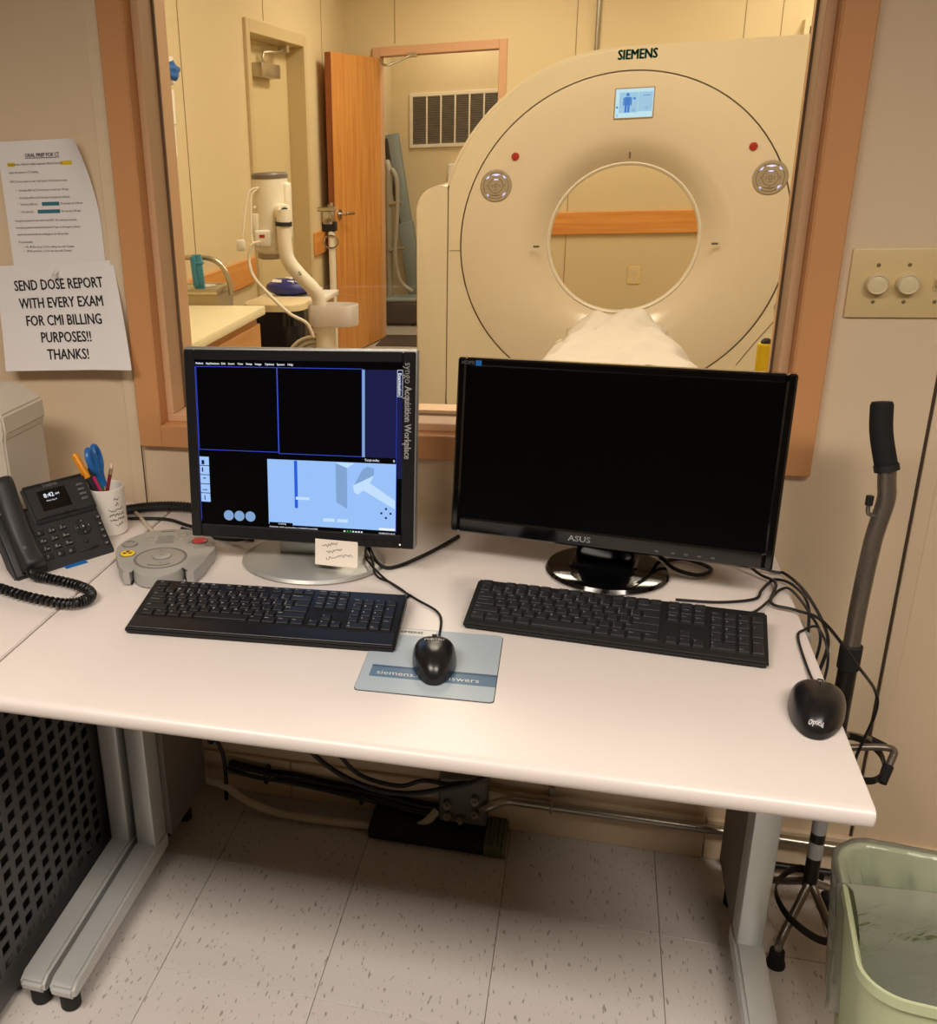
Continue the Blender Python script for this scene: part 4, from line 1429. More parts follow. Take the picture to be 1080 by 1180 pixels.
def stick(name, label, base, tip, build):
    b0, tp = Vector(base), Vector(tip)
    t = thing(name, label, 'pen' if 'pen' in name and 'pencil' not in name else ('pencil' if name == 'pencil' else 'highlighter' if name == 'highlighter' else 'scissors'), base, 0, GP)
    d = (tp - b0)
    q = d.to_track_quat('Z', 'Y').to_matrix().to_4x4()
    build(t, q, d.length)
    return t


MX, MY = -0.808, -0.20
zb = DZT + 0.0095


def b_high(t, q, L):
    part('barrel', MB().lathe([(0.005, 0), (0.0065, 0.004), (0.0065, L - 0.055)], 14, q), 'ink', t)
    part('cap', MB().lathe([(0.0072, L - 0.055), (0.0072, L - 0.004), (0.005, L)], 14, q).box(0.0070, 0.0092, -0.002, 0.002, L - 0.045, L - 0.004, 0, 1, q), 'orange_plastic', t)


def b_pencil(t, q, L):
    part('barrel', MB().lathe([(0.0008, 0), (0.0037, 0.018), (0.0037, L - 0.022)], 6, q), 'pencil_red', t)
    part('ferrule', MB().lathe([(0.0039, L - 0.022), (0.0039, L - 0.009)], 12, q), 'pencil_metal', t)
    part('eraser', MB().lathe([(0.0036, L - 0.009), (0.0036, L - 0.001), (0.003, L)], 12, q), 'eraser', t)


def b_pen(mcol):
    def f(t, q, L):
        part('barrel', MB().lathe([(0.001, 0), (0.0042, 0.012), (0.0042, L - 0.02)], 12, q), mcol, t)
        part('end_cap', MB().lathe([(0.0045, L - 0.02), (0.0045, L - 0.002), (0.003, L)], 12, q), 'ink', t)
    return f


def b_scissor(t, q, L):
    Q = q @ RZ(8)
    part('blade', MB().box(-0.006, 0.006, -0.0015, 0.0015, 0.0, L - 0.075, 0, 1, Q), 'steel', t)
    for s in (-1, 1):
        part('handle_loop', MB().tube([Q @ Vector(p) for p in ((s * 0.003, 0, L - 0.085), (s * 0.007, 0, L - 0.06), (s * 0.021, 0, L - 0.042), (s * 0.025, 0, L - 0.018),
                                                               (s * 0.014, 0, L - 0.004), (s * 0.005, 0, L - 0.02), (s * 0.004, 0, L - 0.055))], 0.0062, 8, 5), 'blue_plastic', t)


stick('highlighter', 'orange capped highlighter leaning left in the mug', (MX + 0.020, MY - 0.008, zb), (MX - 0.057, MY - 0.008, 0.905), b_high)
stick('scissors', 'blue handled scissors standing handles up in the mug', (MX + 0.006, MY + 0.020, zb), (MX - 0.036, MY + 0.022, 0.912), b_scissor)
stick('pencil', 'dark red pencil with eraser leaning right in the mug', (MX - 0.012, MY - 0.020, zb), (MX + 0.031, MY - 0.020, 0.892), b_pencil)
stick('pen', 'thin pink pen leaning left at the foot of the blue scissors', (MX + 0.012, MY + 0.003, zb), (MX - 0.033, MY + 0.003, 0.874), b_pen('pink_plastic'))
stick('pen', 'thin green pen leaning between the highlighter and the scissors', (MX + 0.012, MY + 0.0115, zb), (MX - 0.038, MY + 0.0115, 0.880), b_pen('green_plastic'))

# ------------------------------------------------------------------ PAPERS ON THE WALL


def curled(pts_fn, nu, nv):
    m = MB()
    v = [pts_fn(i / nu, j / nv) for j in range(nv + 1) for i in range(nu + 1)]
    f = [(j * (nu + 1) + i, j * (nu + 1) + i + 1, (j + 1) * (nu + 1) + i + 1, (j + 1) * (nu + 1) + i) for j in range(nv) for i in range(nu)]
    return m.add(v, f)


# instruction sheet (portrait), its right edge and upper corner curling off the wall
SX0, SX1, SZ0, SZ1 = -1.071, -0.857, 1.212, 1.490


def fold1(u, v):
    x = SX0 + (SX1 - SX0) * u
    z = SZ0 + (SZ1 - SZ0) * v
    lift = 0.030 * (max(0, u - 0.55) / 0.45) ** 2 * max(0, (v - 0.38) / 0.62) ** 1.8
    return Vector((x - lift * 0.8, -0.002 - lift, z))


p1 = thing('wall_notice', 'printed oral prep sheet curling off the wall, above the dose sign', 'paper sign', (-0.96, -0.002, 1.22))
part('paper_sheet', curled(fold1, 20, 16), 'paper', p1, True)


def on_sheet(m, fold, lift=0.0008):
    """drape a flat print (x,y in 0..1 sheet coordinates) onto the curled sheet"""
    for v in m.bm.verts:
        q = fold(v.co.x, v.co.y)
        v.co = q + Vector((0, -lift, 0))
    return m


ink, inkf = MB(), MB()
SWd, SHt = SX1 - SX0, SZ1 - SZ0


def line(m, t, size, u, v, bold=0.0, align='L', stretch=0.8):
    k = Matrix.Diagonal((1 / SWd, 1 / SHt, 1, 1))
    return m.text(t, size, T3((u, v, 0)) @ k, bold, align, stretch)


line(ink, 'ORAL PREP FOR CT', 0.0098, 0.47, 0.898, 0.02, 'C', 0.92)
ink.quad([(0.285, 0.878, 0), (0.655, 0.878, 0), (0.655, 0.8815, 0), (0.285, 0.8815, 0)])
for t, u, v in (('Three bottles of Barium Sulfate suspension (Readi-Cat) today', 0.09, 0.840), ('under the counter in CT building', 0.09, 0.785),
                ('NPO 2.5 hours prior to scan, with liquids 1.5-2 hrs prior to scan', 0.09, 0.722),
                ('\u2022   1st bottle (450 mL) 2.5 hours prior to scan (ex 1:30 pm)', 0.14, 0.660), ('\u2022   2nd bottle (450 mL) 30 min after 1st bottle (ex 2:00 pm)', 0.14, 0.607),
                ('\u2022   3rd bottle (450 mL)', 0.14, 0.562), ('30 min later (ex 2:30 pm)', 0.60, 0.562),
                ('\u2022   3rd bottle the', 0.14, 0.509), ('the scan (ex 3:00 pm)', 0.60, 0.509),
                ('Emergency patients do not need to be NPO. The oral prep should be', 0.09, 0.447), ('Emergency patients should be shortened. Proper on Emergency patients', 0.09, 0.398),
                ('need to be cleared with the radiologist or the ER provider.', 0.09, 0.349), ('*Recommended:', 0.09, 0.294),
                ('\u2022   Pts 180 lbs and up, 2-2.5 hr waiting time with 3 bottles.', 0.14, 0.258), ('\u2022   180 lbs and down, 1.5-2 hr wait time with 2 bottles.', 0.14, 0.228)):
    line(ink, t, 0.0060, u, v, 0.0, 'L', 0.84)
part('printing', on_sheet(ink, fold1), 'ink', p1, True)
h = MB().quad([(0.085, 0.826, 0), (0.165, 0.826, 0), (0.165, 0.853, 0), (0.085, 0.853, 0)]).quad([(0.66, 0.826, 0), (0.80, 0.826, 0), (0.80, 0.853, 0), (0.66, 0.853, 0)])
bmesh.ops.subdivide_edges(h.bm, edges=list(h.bm.edges), cuts=5, use_grid_fill=True)
part('highlight', on_sheet(h, fold1, 0.0004), 'hl_yellow', p1, True)
h = MB().quad([(0.40, 0.549, 0), (0.585, 0.549, 0), (0.585, 0.575, 0), (0.40, 0.575, 0)]).quad([(0.345, 0.496, 0), (0.585, 0.496, 0), (0.585, 0.522, 0), (0.345, 0.522, 0)])
bmesh.ops.subdivide_edges(h.bm, edges=list(h.bm.edges), cuts=3, use_grid_fill=True)
part('highlight', on_sheet(h, fold1, 0.0004), 'hl_teal', p1, True)

# dose sign (landscape), in front of the lower edge of the first sheet
AX, AW = -1.109, 0.281


def fold2(u, v):
    a, b = (u - 0.5) * 0.279, (v - 1) * 0.216
    ct2, st2 = math.cos(R(2.2)), math.sin(R(2.2))
    lift = 0.040 * (1 - v) ** 1.6 + 0.010 * max(0, u - 0.7) / 0.3 * (1 - v)
    return Vector((-0.979 + a * ct2 - b * st2 + lift * 0.25 + 0.022 * (1 - v) * u, -0.0042 - lift, 1.2505 + a * st2 + b * ct2))


p2 = thing('wall_notice', 'white sign reading SEND DOSE REPORT, pinned below the prep sheet', 'paper sign', (-0.97, -0.004, 1.04))
part('paper_sheet', curled(fold2, 16, 14), 'paper', p2, True)
m = MB()
SWd, SHt = AW, 0.216
for t, v, u in (('SEND DOSE REPORT', 0.80, 0.52), ('WITH EVERY EXAM', 0.63, 0.52), ('FOR CMI BILLING', 0.465, 0.52), ('PURPOSES!!', 0.305, 0.52), ('THANKS!', 0.145, 0.52)):
    line(m, t, 0.0300, u, v, 0.020, 'C', 0.75)
bmesh.ops.triangulate(m.bm, faces=list(m.bm.faces))
part('printing', on_sheet(m, fold2, 0.0009), 'ink', p2, True)
pp = thing('push_pin', 'clear push pin holding the top of the dose sign', 'push pin', (-0.968, -0.0045, 1.236))
PN = RX(90) @ RX(25)
part('head', MB().lathe([(0.006, 0.002), (0.006, 0.004), (0.003, 0.006), (0.003, 0.013), (0.0055, 0.016), (0.005, 0.018)], 14, PN), 'paper_back', pp)
part('needle', MB().cyl((0, 0.004, -0.0005), (0, -0.004, 0.001), 0.0007, 6), 'steel', pp)

# ------------------------------------------------------------------ DIMMER SWITCH PLATE
sw = thing('switch_plate', 'ivory wall plate with two round dimmer knobs and a toggle switch', 'light switch', (0.60, 0, 1.205))
part('plate', MB().box(-0.085, 0.105, -0.0065, 0, -0.057, 0.057, 0.003, 2), 'ivory', sw)
for x in (-0.044, 0.0015):
    k = part('dimmer_knob', MB().lathe([(0.017, 0.0), (0.0175, 0.002), (0.0165, 0.014), (0.0150, 0.0165), (0.0140, 0.0160), (0.0135, 0.0145), (0.0125, 0.0150), (0.004, 0.0152)], 32, T3((x, -0.0065, 0)) @ RX(90)), 'ivory_knob', sw)
m = MB().box(0.0405, 0.0530, -0.0085, -0.0065, -0.0125, 0.0125, 0.0008, 1)
tg = part('toggle_surround', m, 'ivory', sw)
part('toggle', MB().box(-0.004, 0.004, -0.016, 0.002, -0.006, 0.006, 0.0015, 2, T3((0.0468, -0.0075, 0)) @ RX(-24)), 'ivory_knob', tg)
for x in (-0.044, 0.0015, 0.0468, 0.092):
    for z in (0.030, -0.030):
        part('screw', MB().lathe([(0.0032, 0), (0.0030, 0.0010), (0.0018, 0.0014)], 12, T3((x, -0.0065, z)) @ RX(90)).box(x - 0.0004, x + 0.0004, -0.0085, -0.0078, z - 0.003, z + 0.003), 'screw', sw)
part('dimmer_knob', MB().lathe([(0.017, 0.0), (0.0175, 0.002), (0.0165, 0.014), (0.0140, 0.0160), (0.004, 0.0152)], 24, T3((0.092, -0.0065, 0)) @ RX(90)), 'ivory_knob', sw)

# ------------------------------------------------------------------ WALKING CANE
cane = thing('walking_cane', 'tall dark metal quad cane with black foam grip leaning by the desk', 'cane', (0.58, -0.20, 0))
CX, CY = 0.0, 0.0
part('grip', MB().tube([(-0.030, 0.02, 1.047), (-0.026, 0.012, 1.0), (-0.013, 0.0, 0.945)], lambda t: 0.0165 if 0.03 < t < 0.97 else 0.0145, 18, 6), 'foam_black', cane)
part('grip_ring', MB().cyl((-0.0145, 0.001, 0.951), (-0.012, -0.001, 0.941), 0.0182, 18), 'black_rubber', cane)
part('upper_shaft', MB().tube([(-0.013, 0, 0.95), (-0.009, 0, 0.92), (-0.006, 0, 0.89), (-0.014, 0, 0.82), (-0.018, 0, 0.70), (-0.018, 0, 0.60)], 0.0135, 18, 6), 'cane_metal', cane)
part('peg', MB().tube([(-0.012, -0.004, 0.865), (-0.029, -0.006, 0.870), (-0.031, -0.007, 0.888)], 0.0035, 8, 4), 'cane_metal', cane)
part('peg_cap', MB().cyl((-0.031, -0.007, 0.885), (-0.031, -0.007, 0.900), 0.0060, 12), 'black_rubber', cane)
part('collar', MB().cyl((-0.018, 0, 0.585), (-0.018, 0, 0.632), 0.0175, 20, bev=0.002), 'black_rubber', cane)
part('middle_shaft', MB().cyl((-0.018, 0, 0.33), (-0.018, 0, 0.60), 0.0150, 18), 'cane_dark', cane)
m = MB()
for z in (0.56, 0.535, 0.51, 0.485):
    m.cyl((-0.018, -0.0148, z), (-0.018, -0.0155, z), 0.0035, 10)
part('adjusting_hole', m, 'dark_inside', cane)
part('lower_shaft', MB().cyl((-0.018, 0, 0.12), (-0.018, 0, 0.34), 0.0125, 18), 'cane_dark', cane)
part('sticker', MB().lathe([(0.0128, 0.245), (0.0128, 0.30)], 18, T3((-0.018, 0, 0)), cap=False), 'sticker', cane)
part('sticker', MB().lathe([(0.0128, 0.19), (0.0128, 0.225)], 18, T3((-0.018, 0, 0)), cap=False), 'sticker', cane)
for dx, dy in ((-0.056, -0.085), (0.05, -0.095), (-0.06, 0.085), (0.06, 0.09)):
    lg = part('leg', MB().tube([(-0.018, 0, 0.135), (-0.018 + dx * 0.45, dy * 0.45, 0.095), (-0.018 + dx * 0.93, dy * 0.93, 0.055), (-0.018 + dx, dy, 0.02)], 0.0075, 12, 5), 'cane_metal', cane)
    part('rubber_tip', MB().lathe([(0.0165, 0), (0.0165, 0.008), (0.014, 0.012), (0.0130, 0.034), (0.010, 0.036)], 18, T3((-0.018 + dx, dy, 0))), 'foam_black', lg)
part('brace_bar', MB().ribbon([(0.01, 0.02, 0.13), (-0.035, 0.035, 0.13), (-0.075, -0.005, 0.115), (-0.062, -0.055, 0.095), (-0.01, -0.085, 0.075), (0.045, -0.075, 0.075)], 0.016, 0.003, 8), 'cane_dark', cane)
# upper bracket: the second set of tubing and curved bar at knee height
part('bracket_tube', MB().tube([(-0.018, 0, 0.425), (0.02, -0.002, 0.434), (0.058, -0.006, 0.442), (0.071, -0.014, 0.442), (0.064, -0.030, 0.430), (0.055, -0.045, 0.418)], 0.0062, 12, 5), 'cane_metal', cane)
part('bracket_tip', MB().cyl((0.060, -0.036, 0.425), (0.048, -0.058, 0.404), 0.0088, 16, 0.0078), 'foam_black', cane)
part('bracket_tip', MB().cyl((0.050, 0.055, 0.418), (0.074, 0.040, 0.414), 0.0080, 16), 'foam_black', cane)
part('bracket_tube', MB().tube([(-0.018, 0, 0.445), (0.01, 0.035, 0.435), (0.055, 0.052, 0.418)], 0.0062, 12, 5), 'cane_metal', cane)
part('brace_bar', MB().ribbon([(-0.018, 0.02, 0.437), (0.019, 0.032, 0.433), (0.045, 0.024, 0.426), (0.057, 0.0, 0.423), (0.054, -0.038, 0.420), (0.042, -0.058, 0.413), (0.024, -0.062, 0.407), (-0.02, -0.05, 0.402)], 0.013, 0.003, 8), 'cane_dark', cane)

# ------------------------------------------------------------------ WASTE BIN with clear liner
bn = thing('waste_bin', 'pale green waste bin with clear plastic liner beside the cane', 'bin', (0.715, -0.565, 0), -5)
BW, BD, BH = 0.195, 0.165, 0.375


def bin_ring(m, w2, d2, r, z):
    return [m.bm.verts.new((x, y, z)) for x, y in rrect(w2, d2, r, 8)]


def bin_loft(secs, cap0=True):
    m = MB()
    rings = [bin_ring(m, *s) for s in secs]
    for a, b2 in zip(rings, rings[1:]):
        n = len(a)
        for k in range(n):
            m.bm.faces.new((a[k], a[(k + 1) % n], b2[(k + 1) % n], b2[k]))
    if cap0:
        m.bm.faces.new(rings[0][::-1])
    return m


m = bin_loft([(BW - 0.045, BD - 0.04, 0.04, 0.0), (BW - 0.040, BD - 0.035, 0.045, 0.004), (BW - 0.006, BD - 0.006, 0.055, BH - 0.02), (BW - 0.004, BD - 0.004, 0.056, BH - 0.02), (BW, BD, 0.058, BH - 0.016), (BW, BD, 0.058, BH),
              (BW - 0.004, BD - 0.004, 0.055, BH + 0.001), (BW - 0.008, BD - 0.008, 0.052, BH - 0.004), (BW - 0.045, BD - 0.04, 0.04, 0.012), (0.02, 0.02, 0.01, 0.010)])
m.bm.faces.ensure_lookup_table()
part('shell', m, 'bin_green', bn)


def liner(secs, amp, seed, n=8):
    rnd = random.Random(seed)
    m = MB()
    rings = []
    ph = [rnd.uniform(0, 6.28) for _ in range(8)]
    fr = [5, 9, 14, 21, 31, 3, 44, 17]
    for (w2, d2, r, z, a) in secs:
        P = []
        base = rrect(w2, d2, r, 14)
        # resample the straight runs so folds have enough points
        Q = []
        for i in range(len(base)):
            p, q = Vector(base[i]), Vector(base[(i + 1) % len(base)])
            k = max(1, int((q - p).length / 0.008))
            k = 24 if (q - p).length > 0.05 else 1
            for t in range(k):
                Q.append(p.lerp(q, t / k))
        for i, p in enumerate(Q):
            th = 2 * math.pi * i / len(Q)
            d = sum(math.sin(fr[k] * th + ph[k] + z * (3 + 2.2 * k) * (1 if k % 2 else -1)) / (1 + 0.25 * k) for k in range(8)) * a
            dz = sum(math.sin(fr[k] * th * 0.7 + ph[-k - 1] + z * 14) for k in range(4)) * a * 0.6
            nrm = Vector((p.x / w2, p.y / d2)).normalized()
            P.append(m.bm.verts.new((p.x + nrm.x * d, p.y + nrm.y * d, z + dz)))
        rings.append(P)
    L = min(len(r) for r in rings)
    for a, b2 in zip(rings, rings[1:]):
        for k in range(L):
            m.bm.faces.new((a[k], a[(k + 1) % L], b2[(k + 1) % L], b2[k]))
    return m


secs = []
for k in range(9):
    t = k / 8
    secs.append((BW - 0.018 + 0.025 * t, BD - 0.018 + 0.025 * t, 0.056, BH - 0.24 + 0.24 * t, 0.0030 * (1 - t) + 0.0012))
secs.append((BW + 0.004, BD + 0.004, 0.058, BH + 0.005, 0.0008))
secs.append((BW - 0.004, BD - 0.004, 0.056, BH + 0.007, 0.0008))
secs.append((BW - 0.014, BD - 0.014, 0.052, BH - 0.004, 0.0010))
for k in range(1, 12):
    t = k / 11
    secs.append((BW - 0.022 - 0.085 * t ** 1.3, BD - 0.022 - 0.075 * t ** 1.3, 0.05, BH - 0.02 - 0.31 * t, 0.0035 + 0.0075 * min(1, t * 2.2)))
secs.append((0.05, 0.04, 0.03, 0.030, 0.004))
part('liner', liner(secs, 0, 5), 'bin_bag', bn, sharp=1.2)

# ------------------------------------------------------------------ CABLES AND WALL FITTINGS
lo = thing('cable_loom', 'thick black ribbed cable lying along the wall behind the lit monitor', 'cable', (-0.70, -0.06, DZT))
P = catmull([(-0.83, -0.115, 0.750), (-0.79, -0.09, 0.752), (-0.72, -0.075, 0.754), (-0.62, -0.08, 0.753), (-0.50, -0.09, 0.752), (-0.42, -0.12, 0.752)], 24)
m = MB().tube(P, 0.0095, 10, 0)
for i in range(4, len(P) - 1, 2):
    d = (P[i + 1] - P[i]).normalized() * 0.0012
    m.cyl(P[i] - d, P[i] + d, 0.0108, 10)
part('ribbed_sleeve', m, 'cable_black', lo, True)
t = thing('cable', 'thin black cable in front of the ribbed loom behind the lit monitor', 'cable', (-0.68, -0.12, DZT))
part('cable', MB().tube([(-0.80, -0.135, 0.744), (-0.72, -0.125, 0.744), (-0.66, -0.15, 0.744), (-0.58, -0.185, 0.744), (-0.5, -0.2, 0.744)], 0.0035, 8), 'cable_black', t, True)

t = thing('hanging_cable', 'pair of black cables sagging under the desk in front of the wall', 'cable', (-0.2, -0.25, 0.24))
part('cable', MB().tube([(-0.54, -0.25, 0.72), (-0.46, -0.25, 0.42), (-0.39, -0.25, 0.312), (-0.31, -0.25, 0.255), (-0.216, -0.25, 0.237), (-0.12, -0.25, 0.262), (-0.02, -0.25, 0.32), (0.10, -0.25, 0.50), (0.14, -0.25, 0.72)], 0.0055, 8), 'cable_black', t, True)
part('cable', MB().tube([(-0.53, -0.24, 0.72), (-0.44, -0.24, 0.385), (-0.385, -0.24, 0.345), (-0.345, -0.24, 0.318), (-0.29, -0.24, 0.262), (-0.21, -0.24, 0.248), (-0.16, -0.24, 0.268), (-0.09, -0.24, 0.274), (-0.01, -0.24, 0.335), (0.12, -0.24, 0.72)], 0.0045, 8), 'cable_black', t, True)
t = thing('looped_cable', 'black cable looping down beside the left desk panel', 'cable', (-0.65, -0.08, 0.0))
part('cable', MB().tube([(-0.715, -0.07, 0.60), (-0.705, -0.07, 0.30), (-0.69, -0.07, 0.175), (-0.672, -0.07, 0.178), (-0.656, -0.07, 0.13), (-0.655, -0.07, 0.06), (-0.66, -0.065, 0.012)], 0.005, 8), 'cable_black', t, True)
t = thing('floor_cable', 'thick beige cable running along the skirting under the desk', 'cable', (-0.4, -0.07, 0))
part('cable', MB().tube([(-0.71, -0.06, 0.055), (-0.655, -0.07, 0.052), (-0.60, -0.085, 0.030), (-0.51, -0.09, 0.013), (-0.36, -0.085, 0.011), (-0.21, -0.075, 0.018), (-0.16, -0.045, 0.05)], 0.0095, 10), 'cable_beige', t, True)
t = thing('cable_bundle', 'tied bundle of dark cables along the skirting above the beige cable', 'cable', (-0.4, -0.03, 0.03))
rnd = random.Random(2)
for k in range(5):
    pts = [(-0.66 + 0.075 * i, -0.032 - 0.012 * math.cos(k * 1.3) + rnd.uniform(-.004, .004), 0.080 - 0.006 * i + 0.010 * math.sin(k * 1.3) + rnd.uniform(-.003, .003)) for i in range(8)]
    part('strand', MB().tube(pts, 0.0048, 7), 'cable_black' if k < 3 else 'cable_green', t, True)
for x, z in ((-0.565, 0.074), (-0.335, 0.054)):
    part('cable_tie', MB().tube([(x, -0.032 + 0.021 * math.cos(a / 8 * math.pi), z + 0.021 * math.sin(a / 8 * math.pi)) for a in range(16)], 0.003, 6, 0, True)
         .cyl((x, -0.05, z + 0.018), (x + 0.004, -0.055, z + 0.032), 0.003, 6), 'black_rubber', t, True)
t = thing('junction_box', 'grey metal connector box on the wall under the desk', 'junction box', (-0.10, -0.03, 0.01))
part('box', MB().box(-0.155, -0.05, -0.062, -0.013, 0.036, 0.155, 0.004, 1), 'grey_box', t, True)
for x, z in ((-0.135, 0.06), (-0.135, 0.09), (-0.075, 0.075), (-0.075, 0.11), (-0.105, 0.055)):
    part('connector', MB().cyl((x, -0.062, z), (x, -0.076, z), 0.009, 12).cyl((x, -0.075, z), (x, -0.084, z), 0.005, 10), 'conduit', t, True)
part('elbow', MB().tube([(-0.06, -0.066, 0.085), (-0.045, -0.07, 0.10), (-0.02, -0.045, 0.098), (0.0, -0.034, 0.096)], 0.010, 10), 'conduit', t, True)
t = thing('cable_tray', 'flat black tray with ribbed end on the floor below the connector box', 'cable tray', (-0.155, -0.06, 0))
part('tray', MB().box(-0.305, -0.05, -0.112, -0.014, 0, 0.030, 0.003, 1), 'black_rubber', t, True)
m = MB()
for k in range(5):
    m.box(-0.048 + k * 0.009, -0.043 + k * 0.009, -0.112, -0.014, 0, 0.032, 0.001, 1)
m.box(-0.05, -0.004, -0.11, -0.016, 0, 0.028)
part('ribbed_end', m, 'cable_green', t, True)
t = thing('wall_conduit', 'bright steel conduit running low along the wall behind the desk', 'conduit', (0.4, -0.03, 0.09))
part('pipe', MB().cyl((0.0, -0.034, 0.096), (0.98, -0.034, 0.090), 0.0105, 16), 'conduit', t, True)
part('pipe_clamp', MB().tube([(0.085, -0.034 + 0.0135 * math.cos(a / 8 * math.pi), 0.0955 + 0.0135 * math.sin(a / 8 * math.pi)) for a in range(16)], 0.003, 6, 0, True)
     .box(0.078, 0.092, -0.02, -0.013, 0.108, 0.135, 0.002, 1), 'conduit', t, True)
part('pipe_clamp', MB().box(0.60, 0.615, -0.046, -0.012, 0.08, 0.105, 0.002, 1), 'conduit', t, True)
t = thing('floor_pipe', 'thin dark pipe near the floor below the bright conduit', 'pipe', (0.7, -0.04, 0.03))
part('pipe', MB().cyl((0.44, -0.04, 0.032), (0.98, -0.04, 0.034), 0.0075, 14), 'cane_dark', t, True)
for x in (0.48, 0.94):
    part('pipe_foot', MB().box(x - 0.008, x + 0.008, -0.05, -0.030, 0.0, 0.027, 0.002, 1), 'grey_box', t, True)
t = thing('cable_tangle', 'black cables tangled over the right desk edge behind the mouse', 'cable', (0.44, -0.28, DZT))
part('cable', MB().tube([(0.31, -0.16, 0.80), (0.36, -0.165, 0.76), (0.428, -0.182, 0.7475), (0.447, -0.19, 0.7475), (0.466, -0.27, 0.7495), (0.480, -0.37, 0.73), (0.47, -0.41, 0.7), (0.465, -0.36, 0.60), (0.465, -0.30, 0.45)], 0.0026, 8), 'cable_black', t, True)
part('cable', MB().tube([(0.345, -0.16, 0.79), (0.40, -0.20, 0.752), (0.425, -0.235, 0.7495), (0.408, -0.31, 0.7475), (0.44, -0.33, 0.7475), (0.475, -0.36, 0.745), (0.54, -0.33, 0.66), (0.600, -0.235, 0.565), (0.607, -0.23, 0.52), (0.590, -0.235, 0.44), (0.588, -0.245, 0.425)], 0.0026, 8), 'cable_black', t, True)
part('cable', MB().tube([(0.265, -0.318, 0.7435), (0.33, -0.315, 0.7435), (0.386, -0.292, 0.7435), (0.40, -0.262, 0.7455), (0.415, -0.23, 0.7455), (0.43, -0.21, 0.7455), (0.452, -0.24, 0.749), (0.463, -0.31, 0.742), (0.463, -0.34, 0.65)], 0.0024, 8), 'cable_black', t, True)

# ------------------------------------------------------------------ CT GANTRY
gt = thing('ct_scanner', 'large cream CT scanner gantry with round bore behind the window', 'scanner', (0.2, 3.7, 0))
GY = 3.3
XZ = Matrix(((1, 0, 0, 0), (0, 0, -1, 0), (0, 1, 0, 0), (0, 0, 0, 1)))    # (x, y, depth) -> (x, -depth, y)
RCX, RCZ, RR = 0.2014, 0.9496, 0.768
BCX, BCZ = 0.222, 0.953


def wall_with_hole(m, outer, hole, y, flip=False):
    """flat face between an outer outline and an inner one of the same count"""
    a = [m.bm.verts.new((x, y, z)) for x, z in outer]
    b = [m.bm.verts.new((x, y, z)) for x, z in hole]
    n = len(a)
    for i in range(n):
        m.bm.faces.new((a[i], a[(i + 1) % n], b[(i + 1) % n], b[i]))
    return a, b


N = 96
outer = []
# body outline sampled by angle around the ring centre
OX, OZ, ORr = 0.1435, 0.9944, 0.7927
for k in range(N):
    a = 2 * math.pi * k / N
    d = Vector((math.cos(a), math.sin(a)))
    best = 9
    xr, xl, zt, zbm = 1.13, -0.64, 1.818, 0.04
    cands = []
    if d.x > 1e-6:
        cands.append((xr - RCX) / d.x)
    if d.x < -1e-6:
        cands.append((xl - RCX) / d.x)
    if d.y > 1e-6:
        cands.append((zt - RCZ) / d.y)
    if d.y < -1e-6:
        cands.append((zbm - RCZ) / d.y)
    t = min(cands)
    if d.y > -0.02 and d.x < 0.32:      # rounded left shoulder follows the ring
        oc = Vector((RCX - 0.1435, RCZ - 0.9944))
        bq = oc.dot(d)
        disc = bq * bq - (oc.dot(oc) - 0.8225 ** 2)
        tt = -bq + math.sqrt(disc)
        if RCX + d.x * tt <= 0.1435:
            t = min(t, tt)
    outer.append((RCX + d.x * t, RCZ + d.y * t))
ringp = [(RCX + RR * math.cos(2 * math.pi * k / N), RCZ + RR * math.sin(2 * math.pi * k / N)) for k in range(N)]
m = MB()
a, b2 = wall_with_hole(m, outer, ringp, GY)
dep = 0.85
c1 = [m.bm.verts.new((x, GY + dep, z)) for x, z in outer]
for i in range(N):
    m.bm.faces.new((a[i], a[(i + 1) % N], c1[(i + 1) % N], c1[i]))
b3 = [m.bm.verts.new((x, GY + 0.012, z)) for x, z in ringp]
for i in range(N):
    m.bm.faces.new((b2[i], b2[(i + 1) % N], b3[(i + 1) % N], b3[i]))
rear = [(BCX + 0.56 * math.cos(2 * math.pi * k / N), BCZ + 0.56 * math.sin(2 * math.pi * k / N)) for k in range(N)]
c2 = [m.bm.verts.new((x, GY + dep, z)) for x, z in rear]
for i in range(N):
    m.bm.faces.new((c1[i], c1[(i + 1) % N], c2[(i + 1) % N], c2[i]))
bmesh.ops.bevel(m.bm, geom=[e for e in m.bm.edges if all(abs(v.co.y - GY) < 1e-6 for v in e.verts) and all(((v.co.x - RCX) ** 2 + (v.co.z - RCZ) ** 2) > (RR + 0.02) ** 2 for v in e.verts) and len(e.link_faces) == 2
                                and abs(e.link_faces[0].normal.dot(e.link_faces[1].normal)) < 0.5], offset=0.018, segments=3, affect='EDGES')
part('gantry_body', m, 'gantry', gt, True, sharp=0.4)
# front cover: disc inside the seam, dishing into the bore
m = MB()
prof = [(1.0, 0.010), (0.9955, 0.0015), (0.985, 0.0), (0.86, 0.0), (0.74, 0.002), (0.66, 0.010), (0.60, 0.024), (0.55, 0.044), (0.505, 0.070), (0.475, 0.092)]
rings = []
r_in, R_out = 0.350, RR - 0.003
for f, dy in prof:
    rr = R_out * f
    t = (1 - f) / (1 - 0.475)
    cx, cz = RCX + (BCX - RCX) * t, RCZ + (BCZ - RCZ) * t
    rings.append([m.bm.verts.new((cx + rr * math.cos(2 * math.pi * k / N), GY + dy, cz + rr * math.sin(2 * math.pi * k / N))) for k in range(N)])
for p, q in zip(rings, rings[1:]):
    for i in range(N):
        m.bm.faces.new((p[i], p[(i + 1) % N], q[(i + 1) % N], q[i]))
part('front_cover', m, 'gantry_ring', gt, True, sharp=0.7)
